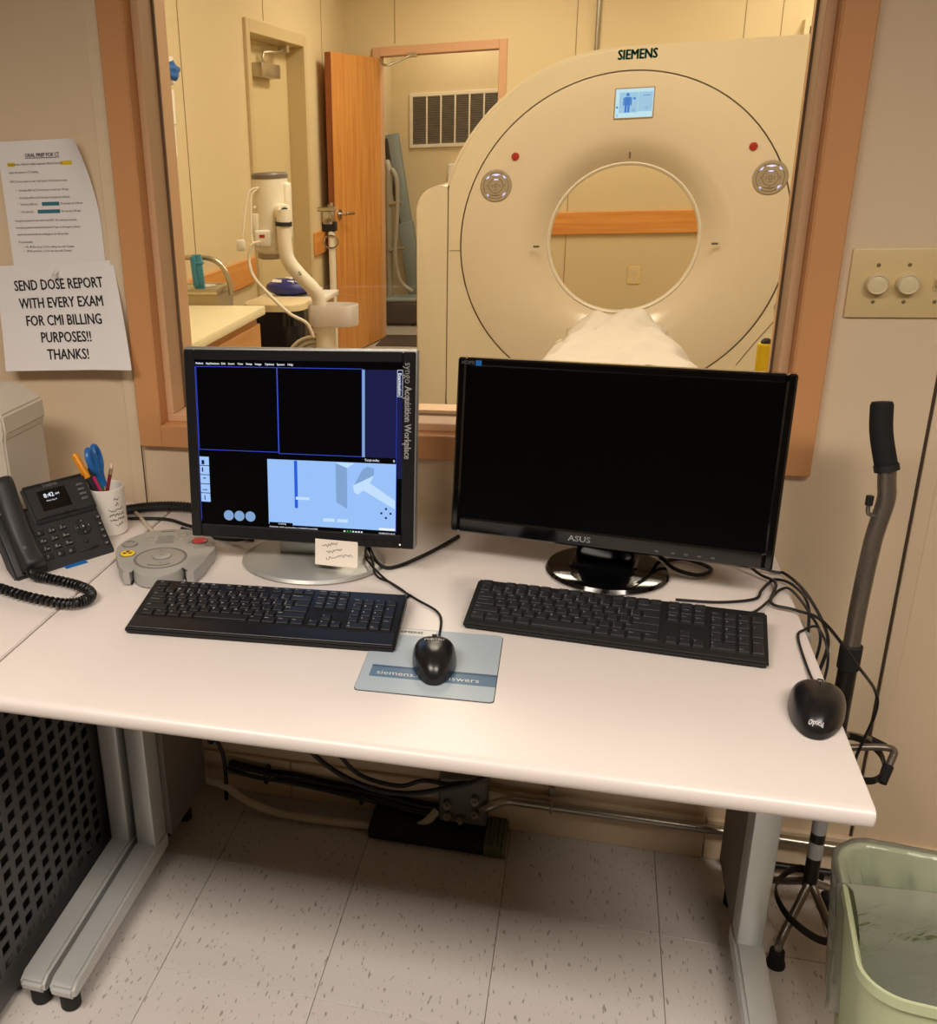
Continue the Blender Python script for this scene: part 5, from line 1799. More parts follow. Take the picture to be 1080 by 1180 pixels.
m = MB().lathe([(0.364, 0.090), (0.358, 0.086), (0.350, 0.092), (0.346, 0.105), (0.352, 0.118)], N, T3((BCX, GY, BCZ)) @ Matrix(((1, 0, 0, 0), (0, 0, 1, 0), (0, 1, 0, 0), (0, 0, 0, 1))), cap=False)
part('bore_rim', m, 'gantry_rim', gt, True)
m = MB().lathe([(0.352, 0.116), (0.40, 0.22), (0.47, 0.50), (0.56, dep)], N, T3((BCX, GY, BCZ)) @ Matrix(((1, 0, 0, 0), (0, 0, 1, 0), (0, 1, 0, 0), (0, 0, 0, 1))), cap=False)
part('bore_tunnel', m, 'tunnel', gt, True)
part('ring_seam', MB().tube([(RCX + (RR - 0.0005) * math.cos(2 * math.pi * k / N), GY + 0.0005, RCZ + (RR - 0.0005) * math.sin(2 * math.pi * k / N)) for k in range(N)], 0.0015, 5, 0, True), 'gantry_seam', gt, True)
# left wing cover
P = [(-0.79, 0.04), (-0.628, 0.04), (-0.628, 1.239), (-0.66, 1.239)]
for k in range(9):
    a = R(90 + 90 * k / 8)
    P.append((-0.66 + 0.13 * math.cos(a), 1.13 + 0.109 * math.sin(a)))
part('side_cover', MB().prism(P, 0, 0.80, T3((0, GY + 0.80, 0)) @ XZ, 0.012, 3), 'gantry', gt, True)
part('side_seam', MB().box(-0.632, -0.626, GY - 0.001, GY + 0.02, 0.10, 1.235), 'gantry_seam', gt, True)
part('side_seam', MB().box(-0.62, -0.566, GY - 0.0012, GY + 0.002, 0.917, 0.9205).box(-0.626, -0.4, GY - 0.0012, GY + 0.002, 0.1, 0.1035), 'gantry_seam', gt, True)
part('cover_seam', MB().tube([(0.795, GY - 0.0008, 0.355), (0.87, GY - 0.0008, 0.47), (0.95, GY - 0.0008, 0.585), (1.03, GY - 0.0008, 0.72)], 0.0022, 5), 'gantry_seam', gt, True)
part('lettering', MB().text('SIEMENS', 0.058, T3((0.229, GY - 0.0006, 1.780)) @ RX(90), 0.045, 'C', 0.80), 'teal_print', gt, True)
# display
ds = part('display', MB().box(0.140, 0.317, GY - 0.003, GY + 0.002, 1.508, 1.642, 0.002, 1), 'panel_grey', gt, True)


def gq(m, u0, v0, u1, v1, l=0):
    x0, x1 = 0.1455 + 0.1665 * u0, 0.1455 + 0.1665 * u1
    z0, z1 = 1.513 + 0.124 * v0, 1.513 + 0.124 * v1
    y = GY - 0.0033 - 0.0003 * l
    return m.quad([(x0, y, z0), (x1, y, z0), (x1, y, z1), (x0, y, z1)])


part('display_picture', gq(MB(), 0, 0, 1, 1), 'scr_cyan', ds, True)
m = gq(gq(MB(), 0.61, 0.2, 0.98, 0.88, 1), 0.10, 0.17, 0.60, 0.88, 1)
part('display_picture', m, 'scr_cyan2', ds, True)
m = MB()
gq(m, 0.24, 0.43, 0.40, 0.72, 2)
gq(m, 0.205, 0.42, 0.235, 0.70, 2)
gq(m, 0.405, 0.42, 0.435, 0.70, 2)
gq(m, 0.25, 0.18, 0.31, 0.44, 2)
gq(m, 0.325, 0.18, 0.385, 0.44, 2)
m.disc((0, 0, 0), 0.0075, T3((0.1455 + 0.1665 * 0.32, GY - 0.0040, 1.513 + 0.124 * 0.80)) @ RX(90))
part('body_pictogram', m, 'scr_man', ds, True)
m = MB()
m.disc((0, 0, 0), 0.0055, T3((0.1455 + 0.1665 * 0.50, GY - 0.0040, 1.513 + 0.124 * 0.66)) @ RX(90), 12)
m.tube([(0.1455 + 0.1665 * 0.49 + 0.006 * math.cos(a / 6 * math.pi), GY - 0.004, 1.513 + 0.124 * 0.27 + 0.006 * math.sin(a / 6 * math.pi)) for a in range(12)], 0.0008, 4, 0, True)
m.disc((0, 0, 0), 0.005, T3((0.1455 + 0.1665 * 0.05, GY - 0.0040, 1.513 + 0.124 * 0.37)) @ RX(90), 12)
gq(m, 0.72, 0.745, 0.92, 0.765, 2)
m.ribbon([(0.1455 + 0.1665 * 0.79, GY - 0.004, 1.513 + 0.124 * 0.33), (0.1455 + 0.1665 * 0.82, GY - 0.004, 1.513 + 0.124 * 0.29), (0.1455 + 0.1665 * 0.87, GY - 0.004, 1.513 + 0.124 * 0.37)], 0.0005, 0.002, 0, (0, 1, 0))
m.text('0', 0.014, T3((0.1455 + 0.1665 * 0.06, GY - 0.004, 1.513 + 0.124 * 0.08)) @ RX(90))
part('display_glyphs', m, 'scr_man', ds, True)
# two round control panels
for side, cx in (('left', -0.394), ('right', 0.848)):
    M0 = T3((cx, GY, 1.228)) @ RX(90)
    pn = part('control_panel', MB().lathe([(0.077, -0.002), (0.077, 0.002), (0.072, 0.005), (0.066, 0.0048)], 48, M0), 'panel_grey', gt, True)
    m = MB()
    for r in (0.060, 0.034):
        m.tube([M0 @ Vector((r * math.cos(a / 20 * math.pi), r * math.sin(a / 20 * math.pi), 0.005)) for a in range(40)], 0.0012, 5, 0, True)
    for a0, r in ((0, .047), (180, .047), (270, .047), (0, .024), (180, .024), (270, .024)):
        m.tube([M0 @ Vector((r * math.cos(R(a0)) + 0.007 * math.cos(R(a0 + t)), r * math.sin(R(a0)) + 0.007 * math.sin(R(a0 + t)), 0.0052)) for t in (120, 150, 180, 210, 240)], 0.0011, 4, 0)
    m.tube([M0 @ Vector((0.008 * math.cos(a / 6 * math.pi), 0.008 * math.sin(a / 6 * math.pi), 0.0052)) for a in range(12)], 0.0012, 4, 0, True)
    m.tube([M0 @ Vector((0.047 * math.cos(R(t)), 0.047 * math.sin(R(t)), 0.0052)) for t in (240, 255, 270, 285, 300)], 0.0014, 4, 0)
    part('panel_marks', m, 'panel_dark', pn, True)
    for ang, r, wd in ((90, 0.052, 44), (90, 0.030, 46), (135, 0.057, 24), (45, 0.057, 24), (315, 0.058, 24), (228, 0.058, 14)):
        lm = MB()
        n = 7
        inn, ou = (r - 0.005, r + 0.004) if r > 0.04 else (r - 0.004, r + 0.003)
        vv = [M0 @ Vector((q * math.cos(R(ang - wd / 2 + wd * k / (n - 1))), q * math.sin(R(ang - wd / 2 + wd * k / (n - 1))), 0.0056)) for k in range(n) for q in ((ou - 0.004) if (k in (0, 1, n - 2, n - 1)) else inn, ou)]
        lm.add(vv, [(2 * k, 2 * k + 2, 2 * k + 3, 2 * k + 1) for k in range(n - 1)])
        part('lit_button', lm, 'led_violet', pn, True)
for x, z in ((-0.3045, 1.361), (0.762, 1.366)):
    part('stop_button', MB().lathe([(0.018, 0.0), (0.018, 0.006), (0.015, 0.010), (0.006, 0.0115)], 24, T3((x, GY, z)) @ RX(90)), 'button_red', gt, True)
part('laser_slot', MB().box(0.222, 0.231, GY + 0.004, GY + 0.016, 1.332, 1.362, 0.002, 1), 'marker', gt, True)
part('laser_slot', MB().box(-0.203, -0.173, GY + 0.004, GY + 0.016, 0.928, 0.938, 0.002, 1), 'marker', gt, True)
part('laser_slot', MB().box(0.626, 0.656, GY + 0.004, GY + 0.016, 0.931, 0.941, 0.002, 1), 'marker', gt, True)
part('knob', MB().lathe([(0.032, 0), (0.032, 0.012), (0.026, 0.016)], 24, T3((0.965, GY, 0.640)) @ RX(90)), 'panel_grey', gt, True)

# patient table and sheet
tb = thing('patient_table', 'patient table under a white sheet in front of the scanner bore', 'table', (0.205, 2.2, 0))
part('table_board', MB().box(0.10, 0.32, 1.5, 2.585, 0.665, 0.70, 0.012, 2), 'white_plastic', tb, True)
part('pedestal', MB().box(-0.05, 0.46, 1.45, 2.5, 0.30, 0.63, 0.03, 3).box(0.0, 0.41, 1.55, 2.4, 0.0, 0.30, 0.02, 2), 'gantry', tb, True)
part('carriage', MB().box(0.0, 0.41, 1.45, 2.55, 0.63, 0.668, 0.008, 2), 'panel_grey', tb, True)
st = MB()
nu, nv = 36, 30
rnd = random.Random(4)
vv = []
for j in range(nv + 1):
    t = j / nv
    y = 2.60 - 1.10 * t
    hw2 = 0.135 + 0.20 * min(1, t * 1.25) ** 0.8
    for i in range(nu + 1):
        u = i / nu * 2 - 1
        s = u * (hw2 + 0.17)
        flat = hw2 * 0.62
        if abs(s) < flat:
            x, z = s, 0.0
        else:
            e = abs(s) - flat
            x = math.copysign(flat + e * 0.80, s)
            z = -e * (0.42 + 0.55 * min(1, e / 0.22))
        z += 0.014 * math.sin(9 * u + 5 * t) * math.sin(7 * t + 2 * u) + 0.007 * math.sin(23 * u + 17 * t) + 0.005 * math.sin(41 * t - 13 * u)
        x += 0.012 * math.sin(13 * t + 3 * u)
        z += 0.02 * math.exp(-((t - 0.1) / 0.1) ** 2) - 0.30 * max(0, 0.05 - t) / 0.05
        vv.append((0.215 + x - 0.02 * t, y + 0.01 * math.sin(11 * u), max(0.31, 0.722 + z)))
st.add(vv, [(j * (nu + 1) + i, j * (nu + 1) + i + 1, (j + 1) * (nu + 1) + i + 1, (j + 1) * (nu + 1) + i) for j in range(nv) for i in range(nu)])
o = part('bed_sheet', st, 'sheet', None, sharp=1.5)
tag(o, 'rumpled white sheet draped over the patient table', 'sheet')

# ------------------------------------------------------------------ SCANNER ROOM LEFT SIDE
ct = thing('counter', 'cream topped counter with wooden drawers along the left scanner room wall', 'counter', (-1.4, 1.1, 0))
CXF = -1.075
part('worktop', MB().box(LX + 0.004, CXF, 0.18, 1.655, 0.868, 0.90, 0.004, 2), 'counter_top', ct, True)
part('carcass', MB().box(LX + 0.004, CXF - 0.03, 0.2, 1.63, 0.1, 0.868).box(LX + 0.004, CXF - 0.09, 0.2, 1.63, 0, 0.1), 'drawer_wood', ct, True)
for y0, y1 in ((0.22, 0.68), (0.69, 1.15), (1.16, 1.62)):
    for z0, z1 in ((0.62, 0.84), (0.12, 0.60)):
        d = part('drawer_front' if z0 > 0.5 else 'cupboard_door', MB().box(CXF - 0.03, CXF - 0.012, y0, y1, z0, z1, 0.003, 1), 'drawer_wood', ct, True)
        part('pull', MB().tube([(CXF - 0.012, (y0 + y1) / 2 - 0.04, z1 - 0.06), (CXF + 0.008, (y0 + y1) / 2 - 0.035, z1 - 0.06), (CXF + 0.008, (y0 + y1) / 2 + 0.035, z1 - 0.06), (CXF - 0.012, (y0 + y1) / 2 + 0.04, z1 - 0.06)], 0.004, 8, 3), 'chrome', d, True)
sk = thing('steel_sink', 'stainless steel scrub sink with gooseneck tap beyond the counter', 'sink', (-1.45, 1.9, 0))
part('basin', MB().box(-1.70, -1.285, 1.70, 1.88, 0.60, 0.935, 0.004, 2), 'steel', sk, True)
part('rim', MB().box(-1.705, -1.28, 1.692, 1.716, 0.933, 0.955, 0.004, 2).box(-1.705, -1.28, 1.865, 1.888, 0.933, 0.955, 0.004, 2).box(-1.312, -1.28, 1.716, 1.865, 0.933, 0.955, 0.004, 2)
     .box(-1.705, -1.673, 1.716, 1.865, 0.933, 0.955, 0.004, 2).box(-1.673, -1.312, 1.716, 1.865, 0.936, 0.950), 'steel', sk, True)
part('soap_plate', MB().lathe([(0.034, 0.95), (0.036, 0.956), (0.02, 0.958)], 24, T3((-1.37, 1.80, 0)), 1.3, 1.0), 'white_plastic', sk, True)
for x in (-1.66, -1.33):
    for y in (1.73, 1.85):
        part('leg', MB().cyl((x, y, 0), (x, y, 0.61), 0.016, 12), 'steel', sk, True)
part('tap', MB().tube([(-1.60, 1.80, 0.95), (-1.60, 1.80, 1.03), (-1.57, 1.80, 1.062), (-1.42, 1.79, 1.064), (-1.335, 1.79, 1.058), (-1.285, 1.79, 1.025), (-1.262, 1.79, 0.965), (-1.258, 1.79, 0.92)], 0.0105, 12), 'steel', sk, True)
t = thing('scrub_brush', 'teal plastic handled brush standing up on the steel sink', 'brush', (-1.365, 1.74, 0.95))
part('handle', MB().box(-0.020, 0.020, -0.006, 0.006, 0.0, 0.13, 0.004, 2, RY(-3)), 'teal_plastic', t)
part('ridge', MB().box(-0.024, -0.004, -0.012, -0.006, 0.012, 0.125, 0.002, 1, RY(-3)).box(-0.026, 0.026, -0.009, 0.009, 0.092, 0.104, 0.003, 1, RY(-3)), 'teal_plastic', t)
t = thing('bottle', 'small white bottle with a blue cap at the left end of the steel sink', 'bottle', (-1.452, 1.745, 0.95))
part('body', MB().lathe([(0.018, 0), (0.02, 0.004), (0.02, 0.03), (0.010, 0.042)], 20), 'white_plastic', t)
part('cap', MB().lathe([(0.0125, 0.040), (0.0125, 0.066), (0.010, 0.068)], 16), 'pack_blue', t)
# hamper with black bag, lid, packages
t = thing('hamper', 'bin with a beige lid and black bag past the end of the counter', 'bin', (-1.28, 2.45, 0))
part('lid', MB().prism(rrect(0.145, 0.13, 0.09, 8), 0.765, 0.795, T3((0, 0, 0)), 0.008, 2), 'lid_beige', t)
m = MB()
rings = []
for (s, z) in ((0.85, 0.0), (0.92, 0.1), (0.98, 0.4), (1.0, 0.70), (0.97, 0.764)):
    rings.append([m.bm.verts.new((x * s + 0.007 * math.sin(9 * z + k * 1.7), y * s + 0.007 * math.sin(11 * z + k * 2.3), z)) for k, (x, y) in enumerate(rrect(0.138, 0.125, 0.08, 10))])
for a, b2 in zip(rings, rings[1:]):
    n = len(a)
    for k in range(n):
        m.bm.faces.new((a[k], a[(k + 1) % n], b2[(k + 1) % n], b2[k]))
m.bm.faces.new(rings[0][::-1])
m.bm.faces.new(rings[-1])
part('bag', m, 'bag_black', t, sharp=0.3)
# a side stand with packages behind the hamper
t = thing('side_stand', 'white topped stand behind the black bag bin', 'stand', (-1.30, 2.75, 0))
part('top', MB().box(-0.15, 0.19, -0.16, 0.16, 0.755, 0.78, 0.004, 2), 'white_plastic', t)
part('cabinet', MB().box(-0.13, 0.17, -0.14, 0.14, 0.02, 0.755, 0.004, 1), 'drawer_wood', t)
t = thing('wipes_package', 'blue and white soft package lying above the black bag bin', 'package', (-1.30, 2.72, 0.78))
m = MB()
bmesh.ops.create_uvsphere(m.bm, u_segments=20, v_segments=10, radius=1.0)
for v in m.bm.verts:
    v.co = Vector((v.co.x * 0.125 * (1 - 0.15 * abs(v.co.y)), v.co.y * 0.085, 0.042 + v.co.z * 0.042 + 0.006 * math.sin(v.co.x * 9) * math.cos(v.co.y * 7)))
part('bag', m, 'pack_blue', t)
m = MB()
for k, (x, y, sx, sy) in enumerate(((-0.03, -0.05, 0.022, 0.010), (0.02, -0.06, 0.016, 0.008), (-0.07, -0.03, 0.012, 0.012), (0.05, -0.04, 0.012, 0.014), (0.0, -0.02, 0.02, 0.008))):
    zz = 0.042 + 0.042 * math.sqrt(max(0, 1 - (x / 0.125) ** 2 - (y / 0.085) ** 2)) + 0.001
    m.quad([(x - sx, y - sy, zz - 0.006), (x + sx, y - sy, zz - 0.006), (x + sx, y + sy, zz + 0.004), (x - sx, y + sy, zz + 0.004)])
m.box(0.105, 0.155, -0.04, 0.03, 0.02, 0.036, 0.008, 2)
part('white_print', m, 'pack_white', t)

# contrast injector
ij = thing('contrast_injector', 'white contrast injector head on a bent arm above the counter end', 'injector', (-0.97, 2.2, 0))
hd = part('injector_head', MB().lathe([(0.060, 1.035), (0.072, 1.05), (0.074, 1.20), (0.074, 1.335)], 36, T3((-1.210, 2.2, 0))), 'injector', ij, True)
part('head_cap', MB().lathe([(0.0755, 1.333), (0.0755, 1.348), (0.070, 1.356), (0.03, 1.358)], 36, T3((-1.210, 2.2, 0))), 'injector_cap', hd, True)
part('head_foot', MB().lathe([(0.05, 1.012), (0.062, 1.02), (0.062, 1.036)], 30, T3((-1.215, 2.2, 0))), 'panel_grey', hd, True)
part('side_housing', MB().box(-1.150, -1.125, 2.17, 2.23, 1.09, 1.315, 0.01, 3), 'injector', hd, True)
part('control_pad', MB().box(-1.262, -1.190, 2.112, 2.135, 1.065, 1.135, 0.01, 3), 'white_plastic', hd, True)
part('warning_label', MB().box(-1.238, -1.215, 2.1105, 2.1118, 1.105, 1.117), 'button_red', hd, True)
part('grip_plate', MB().box(-1.275, -1.245, 2.128, 2.140, 1.11, 1.20, 0.005, 2), 'injector', hd, True)
part('knob', MB().ball((-1.262, 2.145, 1.222), 0.010, n=12), 'injector', hd, True)
part('arm_joint', MB().cyl((-1.165, 2.165, 1.205), (-1.125, 2.11, 1.205), 0.031, 24, bev=0.005), 'injector', ij, True)
part('joint_cap', MB().cyl((-1.1235, 2.108, 1.206), (-1.1220, 2.1055, 1.206), 0.017, 20), 'ink', ij, True)
part('arm_collar', MB().cyl((-1.133, 2.12, 1.150), (-1.132, 2.12, 1.166), 0.034, 24), 'ink', ij, True)
part('arm', MB().tube([(-1.133, 2.12, 1.215), (-1.133, 2.12, 1.15), (-1.130, 2.12, 1.05), (-1.115, 2.125, 1.0), (-1.075, 2.14, 0.945), (-1.030, 2.16, 0.89), (-1.012, 2.175, 0.85), (-1.010, 2.18, 0.79), (-1.010, 2.18, 0.70)], 0.029, 20), 'injector', ij, True)
part('arm_label', MB().tube([(-1.072, 2.110, 0.968), (-1.064, 2.112, 0.955), (-1.080, 2.110, 0.955)], 0.0025, 5, 0, True), 'teal_print', ij, True)
part('arm_label', MB().ball((-1.045, 2.126, 0.915), 0.007, (1, 0.3, 1), 10), 'button_red', ij, True)
m = MB()
rings = []
P = []
for k in range(48):
    a = 2 * math.pi * k / 48
    P.append((0.108 * math.cos(a), (0.07 + 0.012 * math.cos(2 * a)) * math.sin(a)))
rings = [[m.bm.verts.new((x * s - 0.950, y * s + 2.18, z)) for x, y in P] for s, z in ((0.96, 0.735), (1.0, 0.742), (1.0, 0.822), (0.985, 0.824), (0.97, 0.82), (0.965, 0.75), (0.1, 0.748))]
for a, b2 in zip(rings, rings[1:]):
    for k in range(48):
        m.bm.faces.new((a[k], a[(k + 1) % 48], b2[(k + 1) % 48], b2[k]))
m.bm.faces.new(rings[0][::-1])
m.bm.faces.new(rings[-1])
part('tray', m, 'tray', ij, True)
part('column', MB().cyl((-0.985, 2.18, 0.06), (-0.985, 2.18, 0.76), 0.042, 24), 'injector', ij, True)
part('base', MB().box(-1.13, -0.84, 2.0, 2.36, 0.045, 0.075, 0.012, 2), 'injector', ij, True)
for dx, dy in ((-0.12, -0.15), (0.12, -0.15), (-0.12, 0.15), (0.12, 0.15)):
    part('castor', MB().cyl((-0.985 + dx - 0.01, 2.18 + dy, 0.025), (-0.985 + dx + 0.01, 2.18 + dy, 0.025), 0.025, 16), 'black_rubber', ij, True)
part('power_cord', MB().tube([(-1.232, 2.105, 1.09), (-1.27, 2.10, 1.075), (-1.285, 2.10, 1.02), (-1.265, 2.09, 0.95), (-1.19, 2.08, 0.87), (-1.11, 2.075, 0.80), (-1.04, 2.08, 0.76), (-1.02, 2.10, 0.70)], 0.007, 10), 'injector', ij, True)
part('looped_cord', MB().tube([(-1.235, 2.13, 1.30), (-1.27, 2.12, 1.29), (-1.29, 2.11, 1.23), (-1.305, 2.10, 1.13), (-1.315, 2.10, 1.09)], 0.0045, 8)
     .tube([(-1.24, 2.128, 1.295), (-1.265, 2.12, 1.27), (-1.272, 2.115, 1.18), (-1.272, 2.11, 1.10), (-1.26, 2.11, 1.085)], 0.0045, 8), 'injector', ij, True)
part('cord_plug', MB().box(-1.335, -1.300, 2.09, 2.11, 1.055, 1.10, 0.005, 2), 'white_plastic', ij, True)
part('cord_plug', MB().box(-1.272, -1.235, 2.098, 2.112, 1.075, 1.09, 0.004, 2), 'white_plastic', ij, True)

cl = thing('coiled_hose', 'coil of pale hose hanging behind the injector tray', 'hose', (-1.05, 2.26, 0.58))
for k in range(5):
    r = 0.13 - k * 0.012
    part('loop', MB().tube([(-1.055 + r * math.cos(a / 16 * math.pi), 2.232 + 0.011 * k, 0.545 + r * math.sin(a / 16 * math.pi)) for a in range(32)], 0.006, 8, 0, True), 'grey_hose' if k % 2 else 'injector', cl, True)
part('hook', MB().tube([(-1.055, 2.29, 0.665), (-1.055, 2.28, 0.682), (-1.04, 2.24, 0.685), (-1.0, 2.215, 0.69)], 0.006, 8, 4), 'steel', cl, True)

iv = thing('infusion_stand', 'chrome and white stand with clamp in front of the open oak door', 'stand', (-1.213, 3.2, 0))
IX, IY = -1.213, 3.2
part('pole', MB().cyl((IX, IY, 0.05), (IX, IY, 1.05), 0.018, 18), 'injector', iv, True)
part('inner_pole', MB().cyl((IX - 0.005, IY, 1.05), (IX - 0.010, IY, 1.165), 0.009, 14), 'chrome', iv, True)
part('clamp', MB().box(IX - 0.07, IX + 0.025, IY - 0.02, IY + 0.02, 1.133, 1.155, 0.004, 1).box(IX - 0.04, IX + 0.013, IY - 0.025, IY + 0.025, 1.07, 1.133, 0.005, 2), 'chrome', iv, True)
part('clamp_bracket', MB().box(IX - 0.048, IX + 0.025, IY - 0.02, IY + 0.03, 1.033, 1.083, 0.004, 1), 'cane_dark', iv, True)
part('ring_knob', MB().tube([(IX + 0.039 * math.cos(a / 10 * math.pi), IY - 0.022, 0.983 + 0.031 * math.sin(a / 10 * math.pi)) for a in range(20)], 0.0045, 7, 0, True), 'chrome', iv, True)
for k in range(5):
    a = R(72 * k + 20)
    lg = part('leg', MB().tube([(IX, IY, 0.10), (IX + 0.12 * math.cos(a), IY + 0.12 * math.sin(a), 0.085), (IX + 0.24 * math.cos(a), IY + 0.24 * math.sin(a), 0.055)], 0.009, 8, 3), 'chrome', iv, True)
    part('castor', MB().ball((IX + 0.24 * math.cos(a), IY + 0.24 * math.sin(a), 0.028), 0.028, (0.6, 1, 1), 12), 'black_rubber', lg, True)

# glove boxes on the side wall
for k, (z0, z1, y0) in enumerate(((1.718, 1.826, 2.20), (1.56, 1.697, 2.18), (1.428, 1.552, 2.165))):
    lab = ('white glove box with a blue glove pulled out, topmost on the side wall', 'white glove box in the middle of the wall column', 'white glove box lowest of the wall column')[k]
    t = thing('glove_box', lab, 'glove box', (LX, y0, z0), 0, 'glove boxes beside the window')
    part('holder', MB().box(0, 0.07, -0.15, 0.15, 0, z1 - z0, 0.003, 1), 'white_plastic', t)
    part('opening', MB().box(0.07, 0.0712, -0.09, 0.09, 0.03, z1 - z0 - 0.04), 'injector_cap' if k else 'white_plastic', t)
    if k == 0:
        m = MB()
        bmesh.ops.create_icosphere(m.bm, subdivisions=3, radius=0.035)
        for v in m.bm.verts:
            v.co *= 1 + 0.25 * math.sin(v.co.x * 160 + 1) * math.sin(v.co.y * 140) + 0.15 * math.sin(v.co.z * 190)
            v.co = Vector((v.co.x * 0.8 + 0.085, v.co.y * 1.3 + 0.09, v.co.z + 0.05))
        part('glove', m, 'glove_blue', t, label='crumpled blue glove poking out', sharp=1.2)

# ------------------------------------------------------------------ FAR WALL AND HALL
t = thing('wall_outlet', 'cream power socket on the far wall seen through the scanner bore', 'outlet', (0.368, FY, 0.481))
part('cover_plate', MB().box(-0.045, 0.045, -0.006, 0, -0.062, 0.062, 0.002, 1), 'ivory', t)
for z in (0.026, -0.026):
    s = part('socket', MB().lathe([(0.017, 0), (0.017, 0.002)], 20, T3((0, -0.006, z)) @ RX(90)), 'ivory_knob', t)
    part('slots', MB().box(-0.008, -0.005, -0.0088, -0.0078, z, z + 0.010).box(0.005, 0.008, -0.0088, -0.0078, z, z + 0.010).box(-0.002, 0.002, -0.0088, -0.0078, z - 0.01, z - 0.006), 'ink', s)
t = thing('wall_conduit', 'thin grey conduit coming down the far wall above the scanner', 'conduit', (0.02, FY, 1.5))
part('pipe', MB().cyl((0.016, FY - 0.016, 1.2), (0.016, FY - 0.016, 2.69), 0.014, 14), 'conduit', t, True)
part('pipe_clamp', MB().box(-0.01, 0.042, FY - 0.034, FY, 1.88, 1.90, 0.002, 1), 'conduit', t, True)
t = thing('wall_fixture', 'small dark topped box on the far wall at the upper right of the scanner', 'wall box', (1.35, FY, 1.9))
part('housing', MB().box(1.268, 1.46, FY - 0.12, FY, 1.84, 2.065, 0.003, 1), 'scan_wall', t, True)
part('dark_face', MB().box(1.30, 1.44, FY - 0.124, FY - 0.119, 1.90, 2.02, 0.002, 1), 'dark_inside', t, True)

gr = thing('return_air_grille', 'cream louvred air grille on the hall wall beyond the doorway', 'vent', (-1.0, 6.85, 1.6))
GX0, GX1, GZ0, GZ1 = -1.465, -0.555, 1.388, 1.812
m = MB()
fw = 0.028
m.box(GX0, GX1, 6.835, 6.85, GZ0, GZ0 + fw, 0.002, 1).box(GX0, GX1, 6.835, 6.85, GZ1 - fw, GZ1, 0.002, 1).box(GX0, GX0 + fw, 6.835, 6.85, GZ0 + fw, GZ1 - fw, 0.002, 1).box(GX1 - fw, GX1, 6.835, 6.85, GZ0 + fw, GZ1 - fw, 0.002, 1)
part('frame', m, 'grille_frame', gr, True)
part('back_plate', MB().box(GX0 + 0.01, GX1 - 0.01, 6.846, 6.85, GZ0 + 0.01, GZ1 - 0.01), 'louvre_back', gr, True)
pw = (GX1 - GX0 - 2 * fw) / 7.3
for k in range(1, 8):
    x = GX0 + fw + k * pw
    part('mullion', MB().box(x - 0.007, x + 0.007, 6.835, 6.848, GZ0 + fw, GZ1 - fw, 0.001, 1), 'grille_frame', gr, True)
nl = 26
for k in range(nl):
    z = GZ0 + fw + (k + 0.5) * (GZ1 - GZ0 - 2 * fw) / nl
    o = part('louvre', MB().box(GX0 + fw, GX1 - fw, -0.006, 0.006, -0.0012, 0.0012, 0, 1, T3((0, 6.842, z)) @ RX(-38)), 'louvre', gr, True)

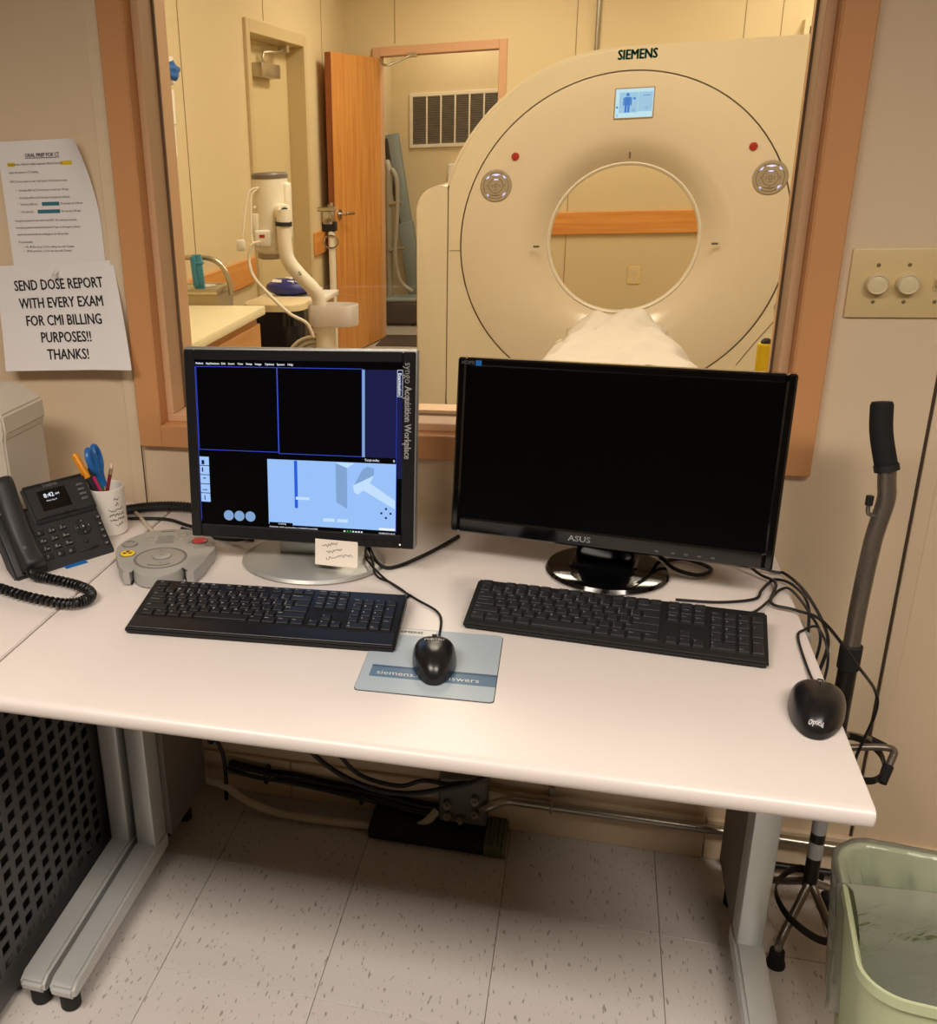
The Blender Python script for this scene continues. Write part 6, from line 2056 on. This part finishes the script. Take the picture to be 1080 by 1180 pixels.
t = thing('folded_board', 'long grey green board leaning in the hall beyond the doorway', 'board', (-1.42, 6.6, 0))
BM = T3((-1.335, 6.62, 0.0)) @ RY(-9.0)
part('board', MB().box(-0.055, 0.055, -0.04, 0.04, 0.008, 1.525, 0.012, 2, BM), 'teal_board', t, True)
part('edge_strip', MB().box(-0.060, -0.03, -0.045, 0.0, 0.01, 1.50, 0.006, 1, BM), 'dark_threshold', t, True)
part('lower_sleeve', MB().box(-0.062, 0.065, -0.048, 0.044, 0.01, 0.82, 0.012, 2, BM), 'teal_board', t, True)
t = thing('suction_stand', 'grey hose stand beside the leaning board in the hall', 'stand', (-1.52, 6.4, 0))
part('post', MB().tube([(-1.565, 6.45, 0.05), (-1.565, 6.45, 1.05), (-1.562, 6.45, 1.22), (-1.59, 6.47, 1.30)], 0.028, 14), 'grey_hose', t, True)
part('hose', MB().tube([(-1.535, 6.42, 1.24), (-1.49, 6.40, 1.15), (-1.485, 6.38, 0.9), (-1.50, 6.36, 0.55), (-1.46, 6.36, 0.36), (-1.36, 6.36, 0.27)], 0.018, 10), 'grey_hose', t, True)
part('clip', MB().cyl((-1.56, 6.42, 0.97), (-1.46, 6.42, 0.98), 0.016, 12).cyl((-1.56, 6.42, 0.60), (-1.43, 6.42, 0.62), 0.014, 12), 'steel', t, True)
part('base', MB().box(-1.615, -1.30, 6.24, 6.52, 0.02, 0.20, 0.02, 2), 'dark_threshold', t, True)
part('base_top', MB().box(-1.60, -1.31, 6.25, 6.51, 0.20, 0.225, 0.01, 2), 'teal_board', t, True)
for x in (-1.58, -1.34):
    part('castor', MB().cyl((x - .01, 6.28, 0.02), (x + .01, 6.28, 0.02), 0.02, 12).cyl((x - .01, 6.48, 0.02), (x + .01, 6.48, 0.02), 0.02, 12), 'black_rubber', t, True)
t = thing('wall_cabinet', 'small white box with a dark panel on the hall wall beside the scanner shoulder', 'wall box', (-1.0, 6.85, 1.1))
part('housing', MB().box(-1.13, -0.85, 6.76, 6.85, 0.98, 1.255, 0.004, 1), 'white_plastic', t, True)
part('dark_panel', MB().box(-1.10, -0.88, 6.755, 6.762, 1.00, 1.185, 0.002, 1), 'dark_inside', t, True)

# yellow handled duster standing in the scanner room near the window
t = thing('yellow_handle', 'yellow tube handle with a black end standing right of the scanner bore', 'pole', (0.48, 0.5, 0))
part('sleeve', MB().lathe([(0.0165, 0.70), (0.0175, 0.702), (0.0175, 1.003), (0.0150, 1.006)], 24), 'yellow_plastic', t)
part('end_cap', MB().lathe([(0.012, 1.004), (0.0115, 1.010), (0.006, 1.016)], 18), 'black_rubber', t)
part('pole', MB().cyl((0, 0, 0.02), (0, 0, 0.705), 0.0125, 16), 'steel', t)
part('foot_block', MB().box(-0.15, 0.15, -0.05, 0.05, 0, 0.035, 0.008, 2), 'cable_black', t)
